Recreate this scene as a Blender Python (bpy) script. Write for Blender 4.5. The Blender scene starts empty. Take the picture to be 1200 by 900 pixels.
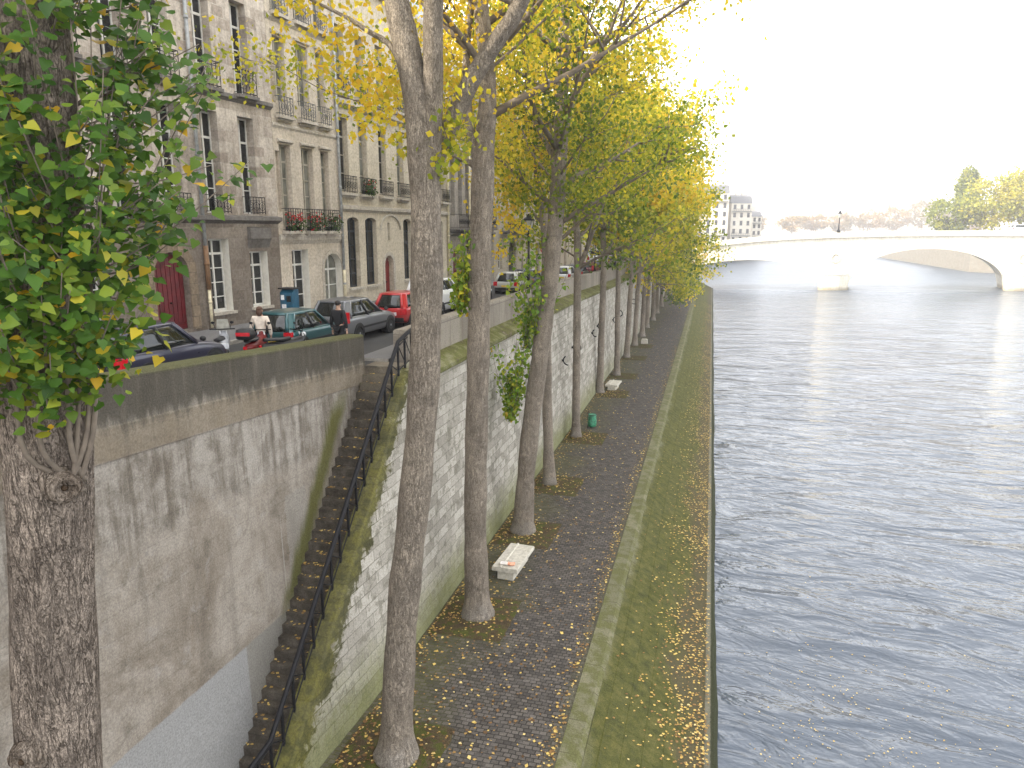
import bpy, math, random
import numpy as np
from math import sin, cos, pi, radians, sqrt
from mathutils import Vector

random.seed(7)
RNG = np.random.default_rng(7)
scene = bpy.context.scene
COL = scene.collection

# ------------------------------------------------------------------ helpers
def lerp(a, b, t):
    return a + (b - a) * t

def interp(x, pts):
    if x <= pts[0][0]:
        (x0, y0), (x1, y1) = pts[0], pts[1]
        return y0
    for (x0, y0), (x1, y1) in zip(pts, pts[1:]):
        if x <= x1:
            return lerp(y0, y1, (x - x0) / (x1 - x0))
    return pts[-1][1]

class MB:
    """collects geometry for ONE mesh"""
    def __init__(s):
        s.v = []; s.f = []; s.m = []; s.sm = []
    def face(s, idx, m=0, smooth=False):
        s.f.append(tuple(idx)); s.m.append(m); s.sm.append(smooth)
    def poly(s, pts, m=0):
        b = len(s.v); s.v += [tuple(p) for p in pts]
        s.face(range(b, b + len(pts)), m)
    def box(s, x0, x1, y0, y1, z0, z1, m=0, fr=None):
        b = len(s.v)
        P = [(x, y, z) for z in (z0, z1) for y in (y0, y1) for x in (x0, x1)]
        s.v += [fr(p) for p in P] if fr else P
        for q in ((0, 2, 3, 1), (4, 5, 7, 6), (0, 1, 5, 4), (2, 6, 7, 3), (0, 4, 6, 2), (1, 3, 7, 5)):
            s.face([b + i for i in q], m)
    def loft(s, rings, m=0, smooth=True, caps=True, closed=True):
        n = len(rings[0]); b = len(s.v)
        for r in rings:
            s.v += [tuple(p) for p in r]
        for i in range(len(rings) - 1):
            for j in range(n if closed else n - 1):
                k = (j + 1) % n
                s.face((b + i * n + j, b + i * n + k, b + (i + 1) * n + k, b + (i + 1) * n + j), m, smooth)
        if caps:
            s.face([b + j for j in reversed(range(n))], m)
            s.face([b + (len(rings) - 1) * n + j for j in range(n)], m)
    def tube(s, pts, rad, n=8, m=0, smooth=True, wob=0.0, caps=True):
        pts = [Vector(p) for p in pts]
        if not hasattr(rad, '__len__'):
            rad = [rad] * len(pts)
        rings = []; ref = Vector((1, 0, 0)); px = None
        for i, p in enumerate(pts):
            d = (pts[min(i + 1, len(pts) - 1)] - pts[max(i - 1, 0)])
            d = d.normalized() if d.length > 1e-9 else Vector((0, 0, 1))
            if px is None:
                ref = Vector((0, 1, 0)) if abs(d.y) < .9 else Vector((1, 0, 0))
                ux = (ref - d * ref.dot(d)).normalized()
            else:
                ux = (px - d * px.dot(d)).normalized()
            px = ux; uy = d.cross(ux)
            r = []
            for j in range(n):
                a = 2 * pi * j / n
                k = rad[i] * (1 + (random.uniform(-wob, wob) if wob else 0))
                r.append(p + ux * cos(a) * k + uy * sin(a) * k)
            rings.append(r)
        s.loft(rings, m, smooth, caps)
    def ring(s, c, R, r, axis, n=16, k=6, m=0, a0=0, a1=2 * pi):
        ax = Vector(axis).normalized()
        u = ax.orthogonal().normalized(); w = ax.cross(u)
        full = abs(a1 - a0 - 2 * pi) < 1e-6
        pts = [Vector(c) + (u * cos(a0 + (a1 - a0) * i / n) + w * sin(a0 + (a1 - a0) * i / n)) * R for i in range(n + 1)]
        rings = []
        for i, p in enumerate(pts):
            o = (p - Vector(c)).normalized()
            rings.append([p + o * cos(2 * pi * j / k) * r + ax * sin(2 * pi * j / k) * r for j in range(k)])
        s.loft(rings, m, True, not full)
    def prism(s, poly, e0, e1, fn, m=0):
        """poly: 2-D outline, extruded from e0 to e1; fn(a,b,e)->xyz"""
        b = len(s.v); n = len(poly)
        s.v += [fn(p[0], p[1], e0) for p in poly] + [fn(p[0], p[1], e1) for p in poly]
        s.face([b + i for i in reversed(range(n))], m); s.face([b + n + i for i in range(n)], m)
        for i in range(n):
            j = (i + 1) % n
            s.face((b + i, b + j, b + n + j, b + n + i), m)
    def ball(s, c, rx, ry, rz, n=10, k=7, m=0):
        rings = []
        for i in range(k + 1):
            t = -pi / 2 + pi * i / k
            q = max(cos(t), .02)
            rings.append([(c[0] + rx * q * cos(2 * pi * j / n), c[1] + ry * q * sin(2 * pi * j / n), c[2] + rz * sin(t)) for j in range(n)])
        s.loft(rings, m, True, True)
    def build(s, name, mats, parent=None, normals=True, mods=None):
        me = bpy.data.meshes.new(name)
        me.from_pydata(s.v, [], s.f)
        if not isinstance(mats, (list, tuple)):
            mats = [mats]
        for mt in mats:
            me.materials.append(mt)
        me.polygons.foreach_set('material_index', s.m)
        me.polygons.foreach_set('use_smooth', s.sm)
        if normals:
            import bmesh
            bm = bmesh.new(); bm.from_mesh(me)
            bmesh.ops.recalc_face_normals(bm, faces=bm.faces)
            bm.to_mesh(me); bm.free()
        me.update()
        o = bpy.data.objects.new(name, me); COL.objects.link(o)
        if parent: o.parent = parent
        return o

def tag(o, label=None, cat=None, group=None, kind=None):
    if label: o['label'] = label
    if cat: o['category'] = cat
    if group: o['group'] = group
    if kind: o['kind'] = kind
    return o

def thing(name, label, cat, loc=(0, 0, 0), rz=0, group=None):
    o = bpy.data.objects.new(name, None); COL.objects.link(o)
    o.empty_display_size = .3
    o.location = loc; o.rotation_euler = (0, 0, rz)
    return tag(o, label, cat, group)

def copy_tree(o, parent=None):
    c = o.copy(); COL.objects.link(c); c.parent = parent
    for ch in list(o.children):
        copy_tree(ch, c)
    return c

# ------------------------------------------------------------------ material DSL
class NT:
    def __init__(s, name):
        s.mat = bpy.data.materials.new(name); s.mat.use_nodes = True
        s.t = s.mat.node_tree; s.t.nodes.clear()
        s.out = s.t.nodes.new('ShaderNodeOutputMaterial')
    def n(s, ty, **kw):
        nd = s.t.nodes.new(ty)
        for k, v in kw.items(): setattr(nd, k, v)
        return nd
    def put(s, sock, v):
        if hasattr(v, 'is_linked') or hasattr(v, 'links'):
            s.t.links.new(v, sock)
        elif isinstance(v, (tuple, list)) and len(v) == 3 and sock.type == 'RGBA':
            sock.default_value = (*v, 1)
        else:
            sock.default_value = v
    def pos(s, obj=False):
        if obj:
            v = s.n('ShaderNodeTexCoord').outputs['Object']
        else:
            v = s.n('ShaderNodeNewGeometry').outputs['Position']
        sp = s.n('ShaderNodeSeparateXYZ'); s.put(sp.inputs[0], v)
        return sp.outputs[0], sp.outputs[1], sp.outputs[2]
    def comb(s, x, y, z=0.0):
        c = s.n('ShaderNodeCombineXYZ')
        for i, q in enumerate((x, y, z)): s.put(c.inputs[i], q)
        return c.outputs[0]
    def math(s, op, a, b=0.0, c=0.0, clamp=False):
        nd = s.n('ShaderNodeMath', operation=op, use_clamp=clamp)
        s.put(nd.inputs[0], a); s.put(nd.inputs[1], b); s.put(nd.inputs[2], c)
        return nd.outputs[0]
    def noise(s, vec, scale=1.0, detail=4.0, rough=.55, dist=0.0):
        nd = s.n('ShaderNodeTexNoise')
        s.put(nd.inputs['Vector'], vec); nd.inputs['Scale'].default_value = scale
        nd.inputs['Detail'].default_value = detail; nd.inputs['Roughness'].default_value = rough
        nd.inputs['Distortion'].default_value = dist
        return nd.outputs['Fac']
    def voro(s, vec, scale=1.0, feature='F1', out='Distance'):
        nd = s.n('ShaderNodeTexVoronoi', feature=feature)
        s.put(nd.inputs['Vector'], vec); nd.inputs['Scale'].default_value = scale
        return nd.outputs[out]
    def ramp(s, f, a, b):
        """smooth 0..1 between a and b"""
        nd = s.n('ShaderNodeMapRange', interpolation_type='SMOOTHSTEP')
        s.put(nd.inputs[0], f); s.put(nd.inputs[1], a); s.put(nd.inputs[2], b)
        return nd.outputs[0]
    def cramp(s, f, stops):
        nd = s.n('ShaderNodeValToRGB'); s.put(nd.inputs[0], f)
        el = nd.color_ramp.elements
        while len(el) < len(stops): el.new(.5)
        for e, (p, c) in zip(el, stops):
            e.position = p; e.color = (*c, 1)
        return nd.outputs[0]
    def mix(s, f, a, b, blend='MIX'):
        nd = s.n('ShaderNodeMix', data_type='RGBA', blend_type=blend)
        s.put(nd.inputs[0], f); s.put(nd.inputs[6], a); s.put(nd.inputs[7], b)
        return nd.outputs[2]
    def bump(s, h, strength=.5, dist=.02, nrm=None):
        nd = s.n('ShaderNodeBump'); s.put(nd.inputs['Height'], h)
        nd.inputs['Strength'].default_value = strength; nd.inputs['Distance'].default_value = dist
        if nrm is not None: s.put(nd.inputs['Normal'], nrm)
        return nd.outputs[0]
    def brick(s, vec, c1, c2, mortar, w, h, ms=.012, off=.5, bias=0):
        nd = s.n('ShaderNodeTexBrick'); s.put(nd.inputs['Vector'], vec)
        for k, v in (('Color1', c1), ('Color2', c2), ('Mortar', mortar)): s.put(nd.inputs[k], v)
        nd.inputs['Scale'].default_value = 1; nd.inputs['Mortar Size'].default_value = ms
        nd.inputs['Mortar Smooth'].default_value = .2; nd.inputs['Bias'].default_value = bias
        nd.inputs['Brick Width'].default_value = w; nd.inputs['Row Height'].default_value = h
        nd.offset = off
        return nd.outputs['Color'], nd.outputs['Fac']
    def done(s, color, rough=.85, nrm=None, metal=0.0, spec=.06, coat=0.0, trans=None):
        p = s.n('ShaderNodeBsdfPrincipled')
        s.put(p.inputs['Base Color'], color); s.put(p.inputs['Roughness'], rough)
        p.inputs['Metallic'].default_value = metal; p.inputs['Specular IOR Level'].default_value = spec
        p.inputs['Coat Weight'].default_value = coat
        if nrm is not None: s.put(p.inputs['Normal'], nrm)
        o = p.outputs[0]
        if trans is not None:
            tr = s.n('ShaderNodeBsdfTranslucent'); s.put(tr.inputs[0], color)
            mx = s.n('ShaderNodeMixShader'); mx.inputs[0].default_value = trans
            s.put(mx.inputs[1], o); s.put(mx.inputs[2], tr.outputs[0]); o = mx.outputs[0]
        s.t.links.new(o, s.out.inputs[0])
        return s.mat

def simple(name, c, rough=.6, metal=0.0, spec=.4, coat=0.0, var=.25, scale=6.0):
    m = NT(name); x, y, z = m.pos()
    f = m.noise(m.comb(x, y, z), scale, 3)
    col = m.mix(m.ramp(f, .3, .7), tuple(q * (1 - var) for q in c), tuple(min(1, q * (1 + var * .6)) for q in c))
    return m.done(col, rough, None, metal, spec, coat)

M = {}
# --- iron, glass, paint
M['iron'] = simple('black_iron', (.010, .010, .012), .55, 0, .2)
M['iron_grey'] = simple('grey_iron', (.10, .105, .11), .5, .3)
M['old_paint'] = simple('old_window_paint', (.36, .33, .27), .6, var=.15)
M['white_paint'] = simple('white_window_paint', (.62, .61, .57), .5, var=.12)
M['red_door'] = simple('dark_red_door_paint', (.12, .012, .016), .45, var=.3, scale=3)
M['bright_red_door'] = simple('red_door_paint', (.2, .02, .018), .45, var=.2)
M['dark_wood'] = simple('dark_door', (.03, .025, .02), .5)
M['pipe_zinc'] = simple('zinc_pipe', (.32, .33, .33), .5, .2)
M['pipe_rust'] = simple('rusty_pipe', (.18, .10, .05), .7)
M['pipe_cream'] = simple('cream_pipe', (.62, .55, .38), .6)
M['zinc_roof'] = simple('zinc_roof', (.22, .24, .26), .5, .3)
M['slate'] = simple('slate_roof', (.13, .13, .135), .6)
M['shutter_dark'] = simple('dark_shutter', (.022, .028, .034), .5)
M['green_bag'] = simple('green_bag', (.04, .22, .12), .5, var=.5, scale=9)
M['tyre'] = simple('tyre', (.015, .015, .015), .8)
M['rim'] = simple('wheel_rim', (.45, .46, .48), .35, .7)
M['plastic'] = simple('black_plastic', (.015, .015, .016), .5)
M['skin'] = simple('skin', (.45, .28, .2), .55)
M['lamp_glass'] = simple('frosted_lamp_glass', (.45, .44, .38), .25)
M['sign_red'] = simple('sign_red', (.55, .02, .03), .4)
M['sign_white'] = simple('sign_white', (.8, .8, .8), .4)
M['machine_blue'] = simple('machine_blue', (.02, .10, .17), .4)
M['plate_yellow'] = simple('number_plate', (.7, .5, .05), .4)
M['tail_red'] = simple('tail_lamp', (.5, .012, .02), .15, spec=.6)
M['head_glass'] = simple('headlamp', (.6, .62, .65), .1, spec=.7)
M['paper'] = simple('paper_litter', (.75, .70, .66), .7)
M['paper_orange'] = simple('orange_litter', (.75, .35, .22), .6)

def glass(name, c, rough=.06):
    m = NT(name); x, y, z = m.pos()
    f = m.noise(m.comb(x, m.math('MULTIPLY', y, 1.0), z), 1.3, 3)
    col = m.mix(m.ramp(f, .35, .65), tuple(q * .5 for q in c), c)
    nb = m.bump(m.noise(m.comb(x, y, z), 2.2, 1), .25, .01)
    return m.done(col, rough, nb, 0, .6)
M['glass_dark'] = glass('dark_window_glass', (.02, .022, .024))
M['glass_curtain'] = glass('curtained_window_glass', (.20, .20, .17), .12)
M['glass_car'] = glass('car_glass', (.015, .018, .017), .03)

def car_paint(name, c):
    m = NT(name); x, y, z = m.pos(True)
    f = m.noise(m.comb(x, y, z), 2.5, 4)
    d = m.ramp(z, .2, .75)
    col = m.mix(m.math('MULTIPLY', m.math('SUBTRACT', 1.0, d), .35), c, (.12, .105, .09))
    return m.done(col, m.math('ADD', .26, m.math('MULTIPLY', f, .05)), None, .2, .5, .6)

# --- facade stone
def facade_mat(name, c1, c2, mortar, bw, bh, grime, gcol, streak=.5, joint=.012, dark_below=None, bias=0):
    m = NT(name); x, y, z = m.pos()
    v = m.comb(y, z, 0.0)
    bc, bf = m.brick(v, c1, c2, mortar, bw, bh, joint, .5, bias)
    big = m.noise(m.comb(x, y, z), .35, 5, .6)
    st = m.noise(m.comb(m.math('MULTIPLY', y, 3.0), m.math('MULTIPLY', z, .22), x), 1.0, 5, .65)
    fine = m.noise(m.comb(x, y, z), 9, 4, .7)
    col = m.mix(m.math('MULTIPLY', m.ramp(st, .42, .72), streak), bc, gcol)
    col = m.mix(m.math('MULTIPLY', m.ramp(big, .42, .68), grime), col, gcol)
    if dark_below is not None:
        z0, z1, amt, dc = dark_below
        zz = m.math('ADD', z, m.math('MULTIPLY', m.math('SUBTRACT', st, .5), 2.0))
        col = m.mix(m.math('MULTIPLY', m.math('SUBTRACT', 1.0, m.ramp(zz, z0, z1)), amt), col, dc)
    col = m.mix(.25, col, m.mix(m.ramp(fine, .32, .68), (.12, .12, .12), (.9, .9, .9)), 'OVERLAY')
    h = m.math('ADD', m.math('MULTIPLY', bf, -.6), m.math('MULTIPLY', fine, .5))
    return m.done(col, .9, m.bump(h, .5, .02))

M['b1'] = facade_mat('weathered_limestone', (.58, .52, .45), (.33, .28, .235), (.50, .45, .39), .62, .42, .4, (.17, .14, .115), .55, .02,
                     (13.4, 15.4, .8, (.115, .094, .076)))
M['b2'] = facade_mat('pale_rendered_stone', (.54, .475, .39), (.49, .43, .35), (.44, .385, .315), 1.1, .5, .35, (.31, .27, .225), .35, .006)
M['b3'] = facade_mat('cream_limestone', (.54, .48, .385), (.49, .435, .345), (.41, .36, .28), .9, .42, .3, (.33, .285, .22), .35, .007)
M['b4'] = facade_mat('grey_brown_stone', (.33, .30, .26), (.28, .25, .22), (.24, .22, .19), .9, .45, .4, (.20, .175, .15), .5)
M['b5'] = facade_mat('buff_stone', (.45, .40, .33), (.40, .36, .30), (.33, .30, .25), .9, .45, .3, (.30, .26, .21), .4)
M['trim_dark'] = facade_mat('dark_ledge_stone', (.20, .185, .17), (.16, .15, .14), (.13, .12, .11), 1.2, .6, .5, (.10, .09, .08), .6)
M['trim_pale'] = facade_mat('pale_ledge_stone', (.47, .43, .37), (.43, .39, .33), (.36, .33, .28), 1.2, .9, .4, (.30, .26, .21), .5)
M['brown_stone'] = facade_mat('brown_door_stone', (.26, .20, .14), (.20, .155, .11), (.13, .11, .09), .5, .42, .5, (.11, .09, .07), .6)
M['white_reveal'] = simple('painted_white_reveal', (.66, .63, .56), .7, var=.1)

# --- near retaining wall with old render, stains and repairs
def left_wall_mat():
    m = NT('stained_rendered_wall'); x, y, z = m.pos()
    zz = m.math('SUBTRACT', z, m.math('MULTIPLY', m.math('MAXIMUM', m.math('SUBTRACT', 19.5, y), 0.0), .062))
    big = m.noise(m.comb(y, z, x), .55, 6, .62, .4)
    med = m.noise(m.comb(y, z, x), 2.4, 6, .65, .3)
    st = m.noise(m.comb(m.math('MULTIPLY', y, 3.2), m.math('MULTIPLY', z, .28), x), 1.0, 6, .68)
    st2 = m.noise(m.comb(m.math('MULTIPLY', y, 5.5), m.math('MULTIPLY', z, .12), 7.0), 1.0, 3, .5)
    fine = m.noise(m.comb(x, y, z), 26, 5, .75)
    col = m.cramp(big, [(.32, (.22, .185, .145)), (.46, (.34, .30, .25)), (.58, (.44, .40, .345)), (.70, (.29, .25, .20))])
    col = m.mix(m.math('MULTIPLY', m.ramp(st, .45, .72), .42), col, (.17, .15, .125))
    col = m.mix(m.math('MULTIPLY', m.ramp(med, .55, .75), .5), col, (.44, .425, .40))
    # faint courses of ashlar
    bc, bf = m.brick(m.comb(m.math('ADD', y, .4), zz, 0.0), (.5, .5, .5), (.42, .42, .42), (.2, .2, .2), 1.25, .46, .008)
    col = m.mix(.22, col, bc, 'OVERLAY')
    # thin pale run-off streaks
    col = m.mix(m.math('MULTIPLY', m.ramp(st2, .70, .76), .55), col, (.52, .50, .46))
    # streaky whitish bloom over dark stone under the ashlar band
    edge0 = m.math('ADD', zz, m.math('MULTIPLY', m.math('SUBTRACT', big, .5), 2.2))
    up = m.math('MULTIPLY', m.ramp(edge0, 8.0, 8.5), m.math('SUBTRACT', 1.0, m.ramp(zz, 9.62, 9.68)))
    col = m.mix(m.math('MULTIPLY', up, .55), col, m.mix(m.ramp(m.math('ADD', m.math('MULTIPLY', st, .6), m.math('MULTIPLY', med, .4)), .4, .6), (.50, .475, .43), (.12, .10, .078)))
    blot = m.noise(m.comb(y, z, 4.0), 1.1, 6, .7, .5)
    col = m.mix(m.math('MULTIPLY', m.ramp(blot, .54, .68), .5), col, (.15, .13, .10))
    # cement repair below 4.85 m
    edge = m.math('ADD', z, m.math('MULTIPLY', m.math('SUBTRACT', med, .5), .12))
    rep = m.math('SUBTRACT', 1.0, m.ramp(edge, 4.82, 4.87))
    warm = m.ramp(y, 12.9, 12.94)
    rc = m.mix(warm, m.mix(med, (.33, .335, .33), (.40, .405, .405)), m.mix(med, (.25, .24, .215), (.33, .32, .29)))
    col = m.mix(m.math('MULTIPLY', rep, .93), col, rc)
    # tall repaired rectangle in the middle
    r2 = m.math('MULTIPLY', m.ramp(m.math('ADD', y, m.math('MULTIPLY', med, .25)), 15.0, 15.04), m.math('SUBTRACT', 1.0, m.ramp(m.math('ADD', y, m.math('MULTIPLY', z, .12)), 16.75, 16.8)))
    r2 = m.math('MULTIPLY', r2, m.math('MULTIPLY', m.ramp(edge, 4.87, 4.9), m.math('SUBTRACT', 1.0, m.ramp(edge, 7.7, 7.76))))
    col = m.mix(m.math('MULTIPLY', r2, .55), col, (.35, .335, .30))
    # ashlar band under the parapet and dark weathered parapet
    band = m.math('MULTIPLY', m.ramp(zz, 9.66, 9.70), m.math('SUBTRACT', 1.0, m.ramp(zz, 10.2, 10.34)))
    col = m.mix(m.math('MULTIPLY', band, .7), col, m.mix(st, (.36, .30, .215), (.17, .145, .11)))
    par = m.ramp(m.math('ADD', zz, m.math('MULTIPLY', m.math('SUBTRACT', st, .5), 1.1)), 10.05, 10.45)
    col = m.mix(m.math('MULTIPLY', par, .86), col, m.cramp(st, [(.3, (.05, .046, .037)), (.55, (.085, .078, .062)), (.75, (.19, .17, .135))]))
    # green run of algae beside the stair
    ym = m.math('ADD', 14.7, m.math('MULTIPLY', m.math('SUBTRACT', z, 4.9), .72))
    dd = m.math('ABSOLUTE', m.math('ADD', m.math('SUBTRACT', y, ym), m.math('MULTIPLY', m.math('SUBTRACT', st, .5), .8)))
    moss = m.math('MULTIPLY', m.math('SUBTRACT', 1.0, m.ramp(dd, .12, .62)), m.math('MULTIPLY', m.ramp(z, 4.5, 5.3), m.math('SUBTRACT', 1.0, m.ramp(z, 9.0, 10.0))))
    col = m.mix(m.math('MULTIPLY', moss, .9), col, m.mix(med, (.10, .105, .022), (.17, .165, .045)))
    # algae film on the coping
    top = m.math('MULTIPLY', m.ramp(m.math('ADD', zz, m.math('MULTIPLY', med, .12)), 11.08, 11.2), .7)
    col = m.mix(top, col, (.13, .135, .055))
    col = m.mix(.3, col, m.mix(m.ramp(fine, .32, .68), (.12, .12, .12), (.9, .9, .9)), 'OVERLAY')
    col = m.mix(1.0, col, (.69, .68, .67), 'MULTIPLY')
    h = m.math('ADD', m.math('MULTIPLY', med, .8), m.math('ADD', m.math('MULTIPLY', fine, .35), m.math('MULTIPLY', bf, -.25)))
    return m.done(col, .92, m.bump(h, .6, .03))
M['wall_left'] = left_wall_mat()

def quay_wall_mat(name, moss_all=False):
    m = NT(name); x, y, z = m.pos()
    v = m.comb(y, m.math('SUBTRACT', z, 1.9), 0.0)
    wob = m.noise(m.comb(y, z, 0.0), 1.6, 3)
    v = m.comb(m.math('ADD', y, m.math('MULTIPLY', wob, .10)), m.math('ADD', m.math('SUBTRACT', z, 1.9), m.math('MULTIPLY', wob, .06)), 0.0)
    bc, bf = m.brick(v, (.41, .385, .335), (.18, .165, .135), (.19, .175, .145), .66, .33, .012, .5, -.2)
    big = m.noise(m.comb(y, z, 0.0), .5, 5, .6)
    med = m.noise(m.comb(y, z, x), 2.2, 6, .7, .3)
    st = m.noise(m.comb(m.math('MULTIPLY', y, 3.0), m.math('MULTIPLY', z, .3), x), 1.0, 5, .65)
    fine = m.noise(m.comb(x, y, z), 22, 5, .75)
    col = m.mix(m.math('MULTIPLY', m.ramp(big, .40, .66), .4), bc, (.37, .345, .295))
    col = m.mix(m.math('MULTIPLY', m.ramp(med, .50, .62), .72), col, (.16, .15, .115))
    pk = m.noise(m.comb(y, z, x), 7.0, 4, .7)
    col = m.mix(m.math('MULTIPLY', m.ramp(pk, .60, .70), .6), col, (.11, .10, .085))
    # green foot and green drips from the cordon
    foot = m.math('SUBTRACT', 1.0, m.ramp(m.math('ADD', z, m.math('MULTIPLY', m.math('SUBTRACT', med, .5), 2.6)), 1.9, 4.0))
    foot = m.math('MULTIPLY', foot, m.math('SUBTRACT', 1.0, m.math('MULTIPLY', m.ramp(y, 40, 75), .6)))
    col = m.mix(m.math('MULTIPLY', foot, .85), col, m.mix(st, (.085, .095, .026), (.20, .205, .085)))
    drip = m.math('MULTIPLY', m.ramp(m.math('ADD', z, m.math('MULTIPLY', m.math('SUBTRACT', st, .5), 2.2)), 9.2, 9.9), .7)
    col = m.mix(drip, col, m.mix(st, (.15, .15, .07), (.30, .28, .22)))
    if moss_all:
        ys = m.math('ADD', 11.9, m.math('MULTIPLY', m.math('SUBTRACT', z, 1.9), .93))
        blk = m.n('ShaderNodeSeparateColor'); m.put(blk.inputs[0], bc)
        near = m.math('SUBTRACT', 1.0, m.ramp(m.math('ADD', m.math('SUBTRACT', y, ys), m.math('ADD', m.math('MULTIPLY', m.math('SUBTRACT', med, .5), 2.6), m.math('MULTIPLY', m.math('SUBTRACT', blk.outputs[0], .3), 1.8))), .25, .6))
        col = m.mix(m.math('MULTIPLY', near, .92), col, m.cramp(med, [(.3, (.034, .034, .012)), (.46, (.062, .060, .018)), (.58, (.12, .112, .026)), (.72, (.085, .07, .042))]))
    col = m.mix(.3, col, m.mix(m.ramp(fine, .32, .68), (.12, .12, .12), (.9, .9, .9)), 'OVERLAY')
    h = m.math('ADD', m.math('MULTIPLY', bf, -.8), m.math('ADD', m.math('MULTIPLY', med, .8), m.math('MULTIPLY', fine, .35)))
    return m.done(col, .92, m.bump(h, .7, .035))
M['quay_wall'] = quay_wall_mat('quay_ashlar')
M['stair_wall'] = quay_wall_mat('mossy_stair_ashlar', True)

def parapet_mat():
    m = NT('parapet_stone'); x, y, z = m.pos()
    st = m.noise(m.comb(m.math('MULTIPLY', y, 2.4), m.math('MULTIPLY', z, .5), x), 1.0, 5, .65)
    med = m.noise(m.comb(x, y, z), 2.0, 5, .65)
    fine = m.noise(m.comb(x, y, z), 20, 5, .75)
    bc, bf = m.brick(m.comb(y, m.math('ADD', z, .2), 0.0), (.29, .26, .215), (.21, .185, .155), (.13, .115, .1), 1.3, 1.4, .012, 0)
    col = m.mix(m.math('MULTIPLY', m.ramp(st, .42, .68), .65), bc, (.17, .145, .115))
    col = m.mix(m.math('MULTIPLY', m.ramp(med, .5, .75), .35), col, (.14, .14, .07))
    col = m.mix(.3, col, m.mix(m.ramp(fine, .32, .68), (.12, .12, .12), (.9, .9, .9)), 'OVERLAY')
    return m.done(col, .92, m.bump(m.math('ADD', med, m.math('MULTIPLY', fine, .4)), .5, .03))
M['parapet'] = parapet_mat()

def moss_ledge_mat():
    m = NT('mossy_ledge_stone'); x, y, z = m.pos()
    med = m.noise(m.comb(x, y, z), 1.6, 6, .7)
    fine = m.noise(m.comb(x, y, z), 24, 4, .75)
    col = m.cramp(med, [(.33, (.22, .21, .13)), (.5, (.12, .125, .04)), (.62, (.10, .085, .05)), (.75, (.26, .235, .18))])
    col = m.mix(.35, col, m.mix(m.ramp(fine, .32, .68), (.12, .12, .12), (.9, .9, .9)), 'OVERLAY')
    return m.done(col, .95, m.bump(m.math('ADD', med, fine), .6, .03))
M['moss_ledge'] = moss_ledge_mat()

def cobble_mat():
    m = NT('cobbled_quay'); x, y, z = m.pos()
    wob = m.noise(m.comb(x, y, z), 1.1, 3)
    v = m.comb(m.math('ADD', x, m.math('MULTIPLY', wob, .18)), m.math('ADD', y, m.math('MULTIPLY', wob, .12)), 0.0)
    bc, bf = m.brick(v, (.108, .095, .082), (.052, .046, .041), (.030, .027, .023), .19, .14, .014, .5)
    big = m.noise(m.comb(x, y, z), .45, 5, .65)
    med = m.noise(m.comb(x, y, z), 2.3, 6, .7)
    fine = m.noise(m.comb(x, y, z), 30, 4, .75)
    col = m.mix(m.math('MULTIPLY', m.ramp(med, .52, .72), .5), bc, (.15, .135, .12))
    # moss and earth towards the wall
    w = m.math('ADD', x, m.math('MULTIPLY', m.math('SUBTRACT', big, .5), 5.0))
    w = m.math('SUBTRACT', 1.0, m.ramp(w, -7.6, -5.1))
    w = m.math('MULTIPLY', w, m.math('ADD', .35, m.math('MULTIPLY', bf, .6)))
    col = m.mix(m.math('MULTIPLY', w, .95), col, m.mix(med, (.045, .055, .012), (.115, .105, .04)))
    e = m.math('MULTIPLY', m.ramp(m.math('ADD', x, m.math('MULTIPLY', med, .5)), -3.1, -2.6), .6)
    col = m.mix(e, col, (.09, .085, .05))
    col = m.mix(.3, col, m.mix(m.ramp(fine, .32, .68), (.12, .12, .12), (.9, .9, .9)), 'OVERLAY')
    h = m.math('ADD', m.math('MULTIPLY', bf, -1.0), m.math('ADD', m.math('MULTIPLY', med, .8), m.math('MULTIPLY', fine, .3)))
    return m.done(col, .8, m.bump(h, .9, .03), 0, .10)
M['cobble'] = cobble_mat()

def slope_mat():
    m = NT('mossy_revetment'); x, y, z = m.pos()
    bc, bf = m.brick(m.comb(y, m.math('MULTIPLY', x, 1.1), 0.0), (.20, .19, .13), (.14, .135, .09), (.06, .06, .03), 1.3, .55, .012, .5)
    big = m.noise(m.comb(x, m.math('MULTIPLY', y, .6), z), .8, 6, .65)
    med = m.noise(m.comb(x, y, z), 3.0, 6, .7)
    fine = m.noise(m.comb(x, y, z), 34, 4, .75)
    st = m.noise(m.comb(m.math('MULTIPLY', x, .5), m.math('MULTIPLY', y, 2.6), 0.0), 1.0, 5, .65)
    moss = m.cramp(med, [(.3, (.024, .029, .007)), (.5, (.058, .060, .012)), (.7, (.098, .090, .026))])
    col = m.mix(m.math('MULTIPLY', m.ramp(m.math('ADD', x, m.math('MULTIPLY', m.math('SUBTRACT', big, .5), 1.6)), -2.75, -2.1), .9), bc, moss)
    # bare brown silt lower down
    low = m.math('MULTIPLY', m.ramp(m.math('ADD', x, m.math('MULTIPLY', m.math('SUBTRACT', big, .5), 3.0)), -.55, .2), .75)
    col = m.mix(low, col, m.mix(st, (.05, .04, .022), (.09, .075, .05)))
    col = m.mix(m.math('MULTIPLY', m.ramp(x, .54, .57), .75), col, m.mix(med, (.08, .078, .04), (.25, .24, .20)))
    col = m.mix(m.math('MULTIPLY', m.ramp(m.math('ADD', x, m.math('MULTIPLY', med, .12)), .74, .80), .9), col, (.022, .026, .012))  # dark algae edge, with the shade of the ledge's vertical face painted in
    col = m.mix(.4, col, m.mix(m.ramp(fine, .32, .68), (.12, .12, .12), (.9, .9, .9)), 'OVERLAY')
    h = m.math('ADD', m.math('MULTIPLY', bf, -.5), m.math('ADD', med, m.math('MULTIPLY', fine, .5)))
    return m.done(col, .9, m.bump(h, .8, .04))
M['slope'] = slope_mat()

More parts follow.
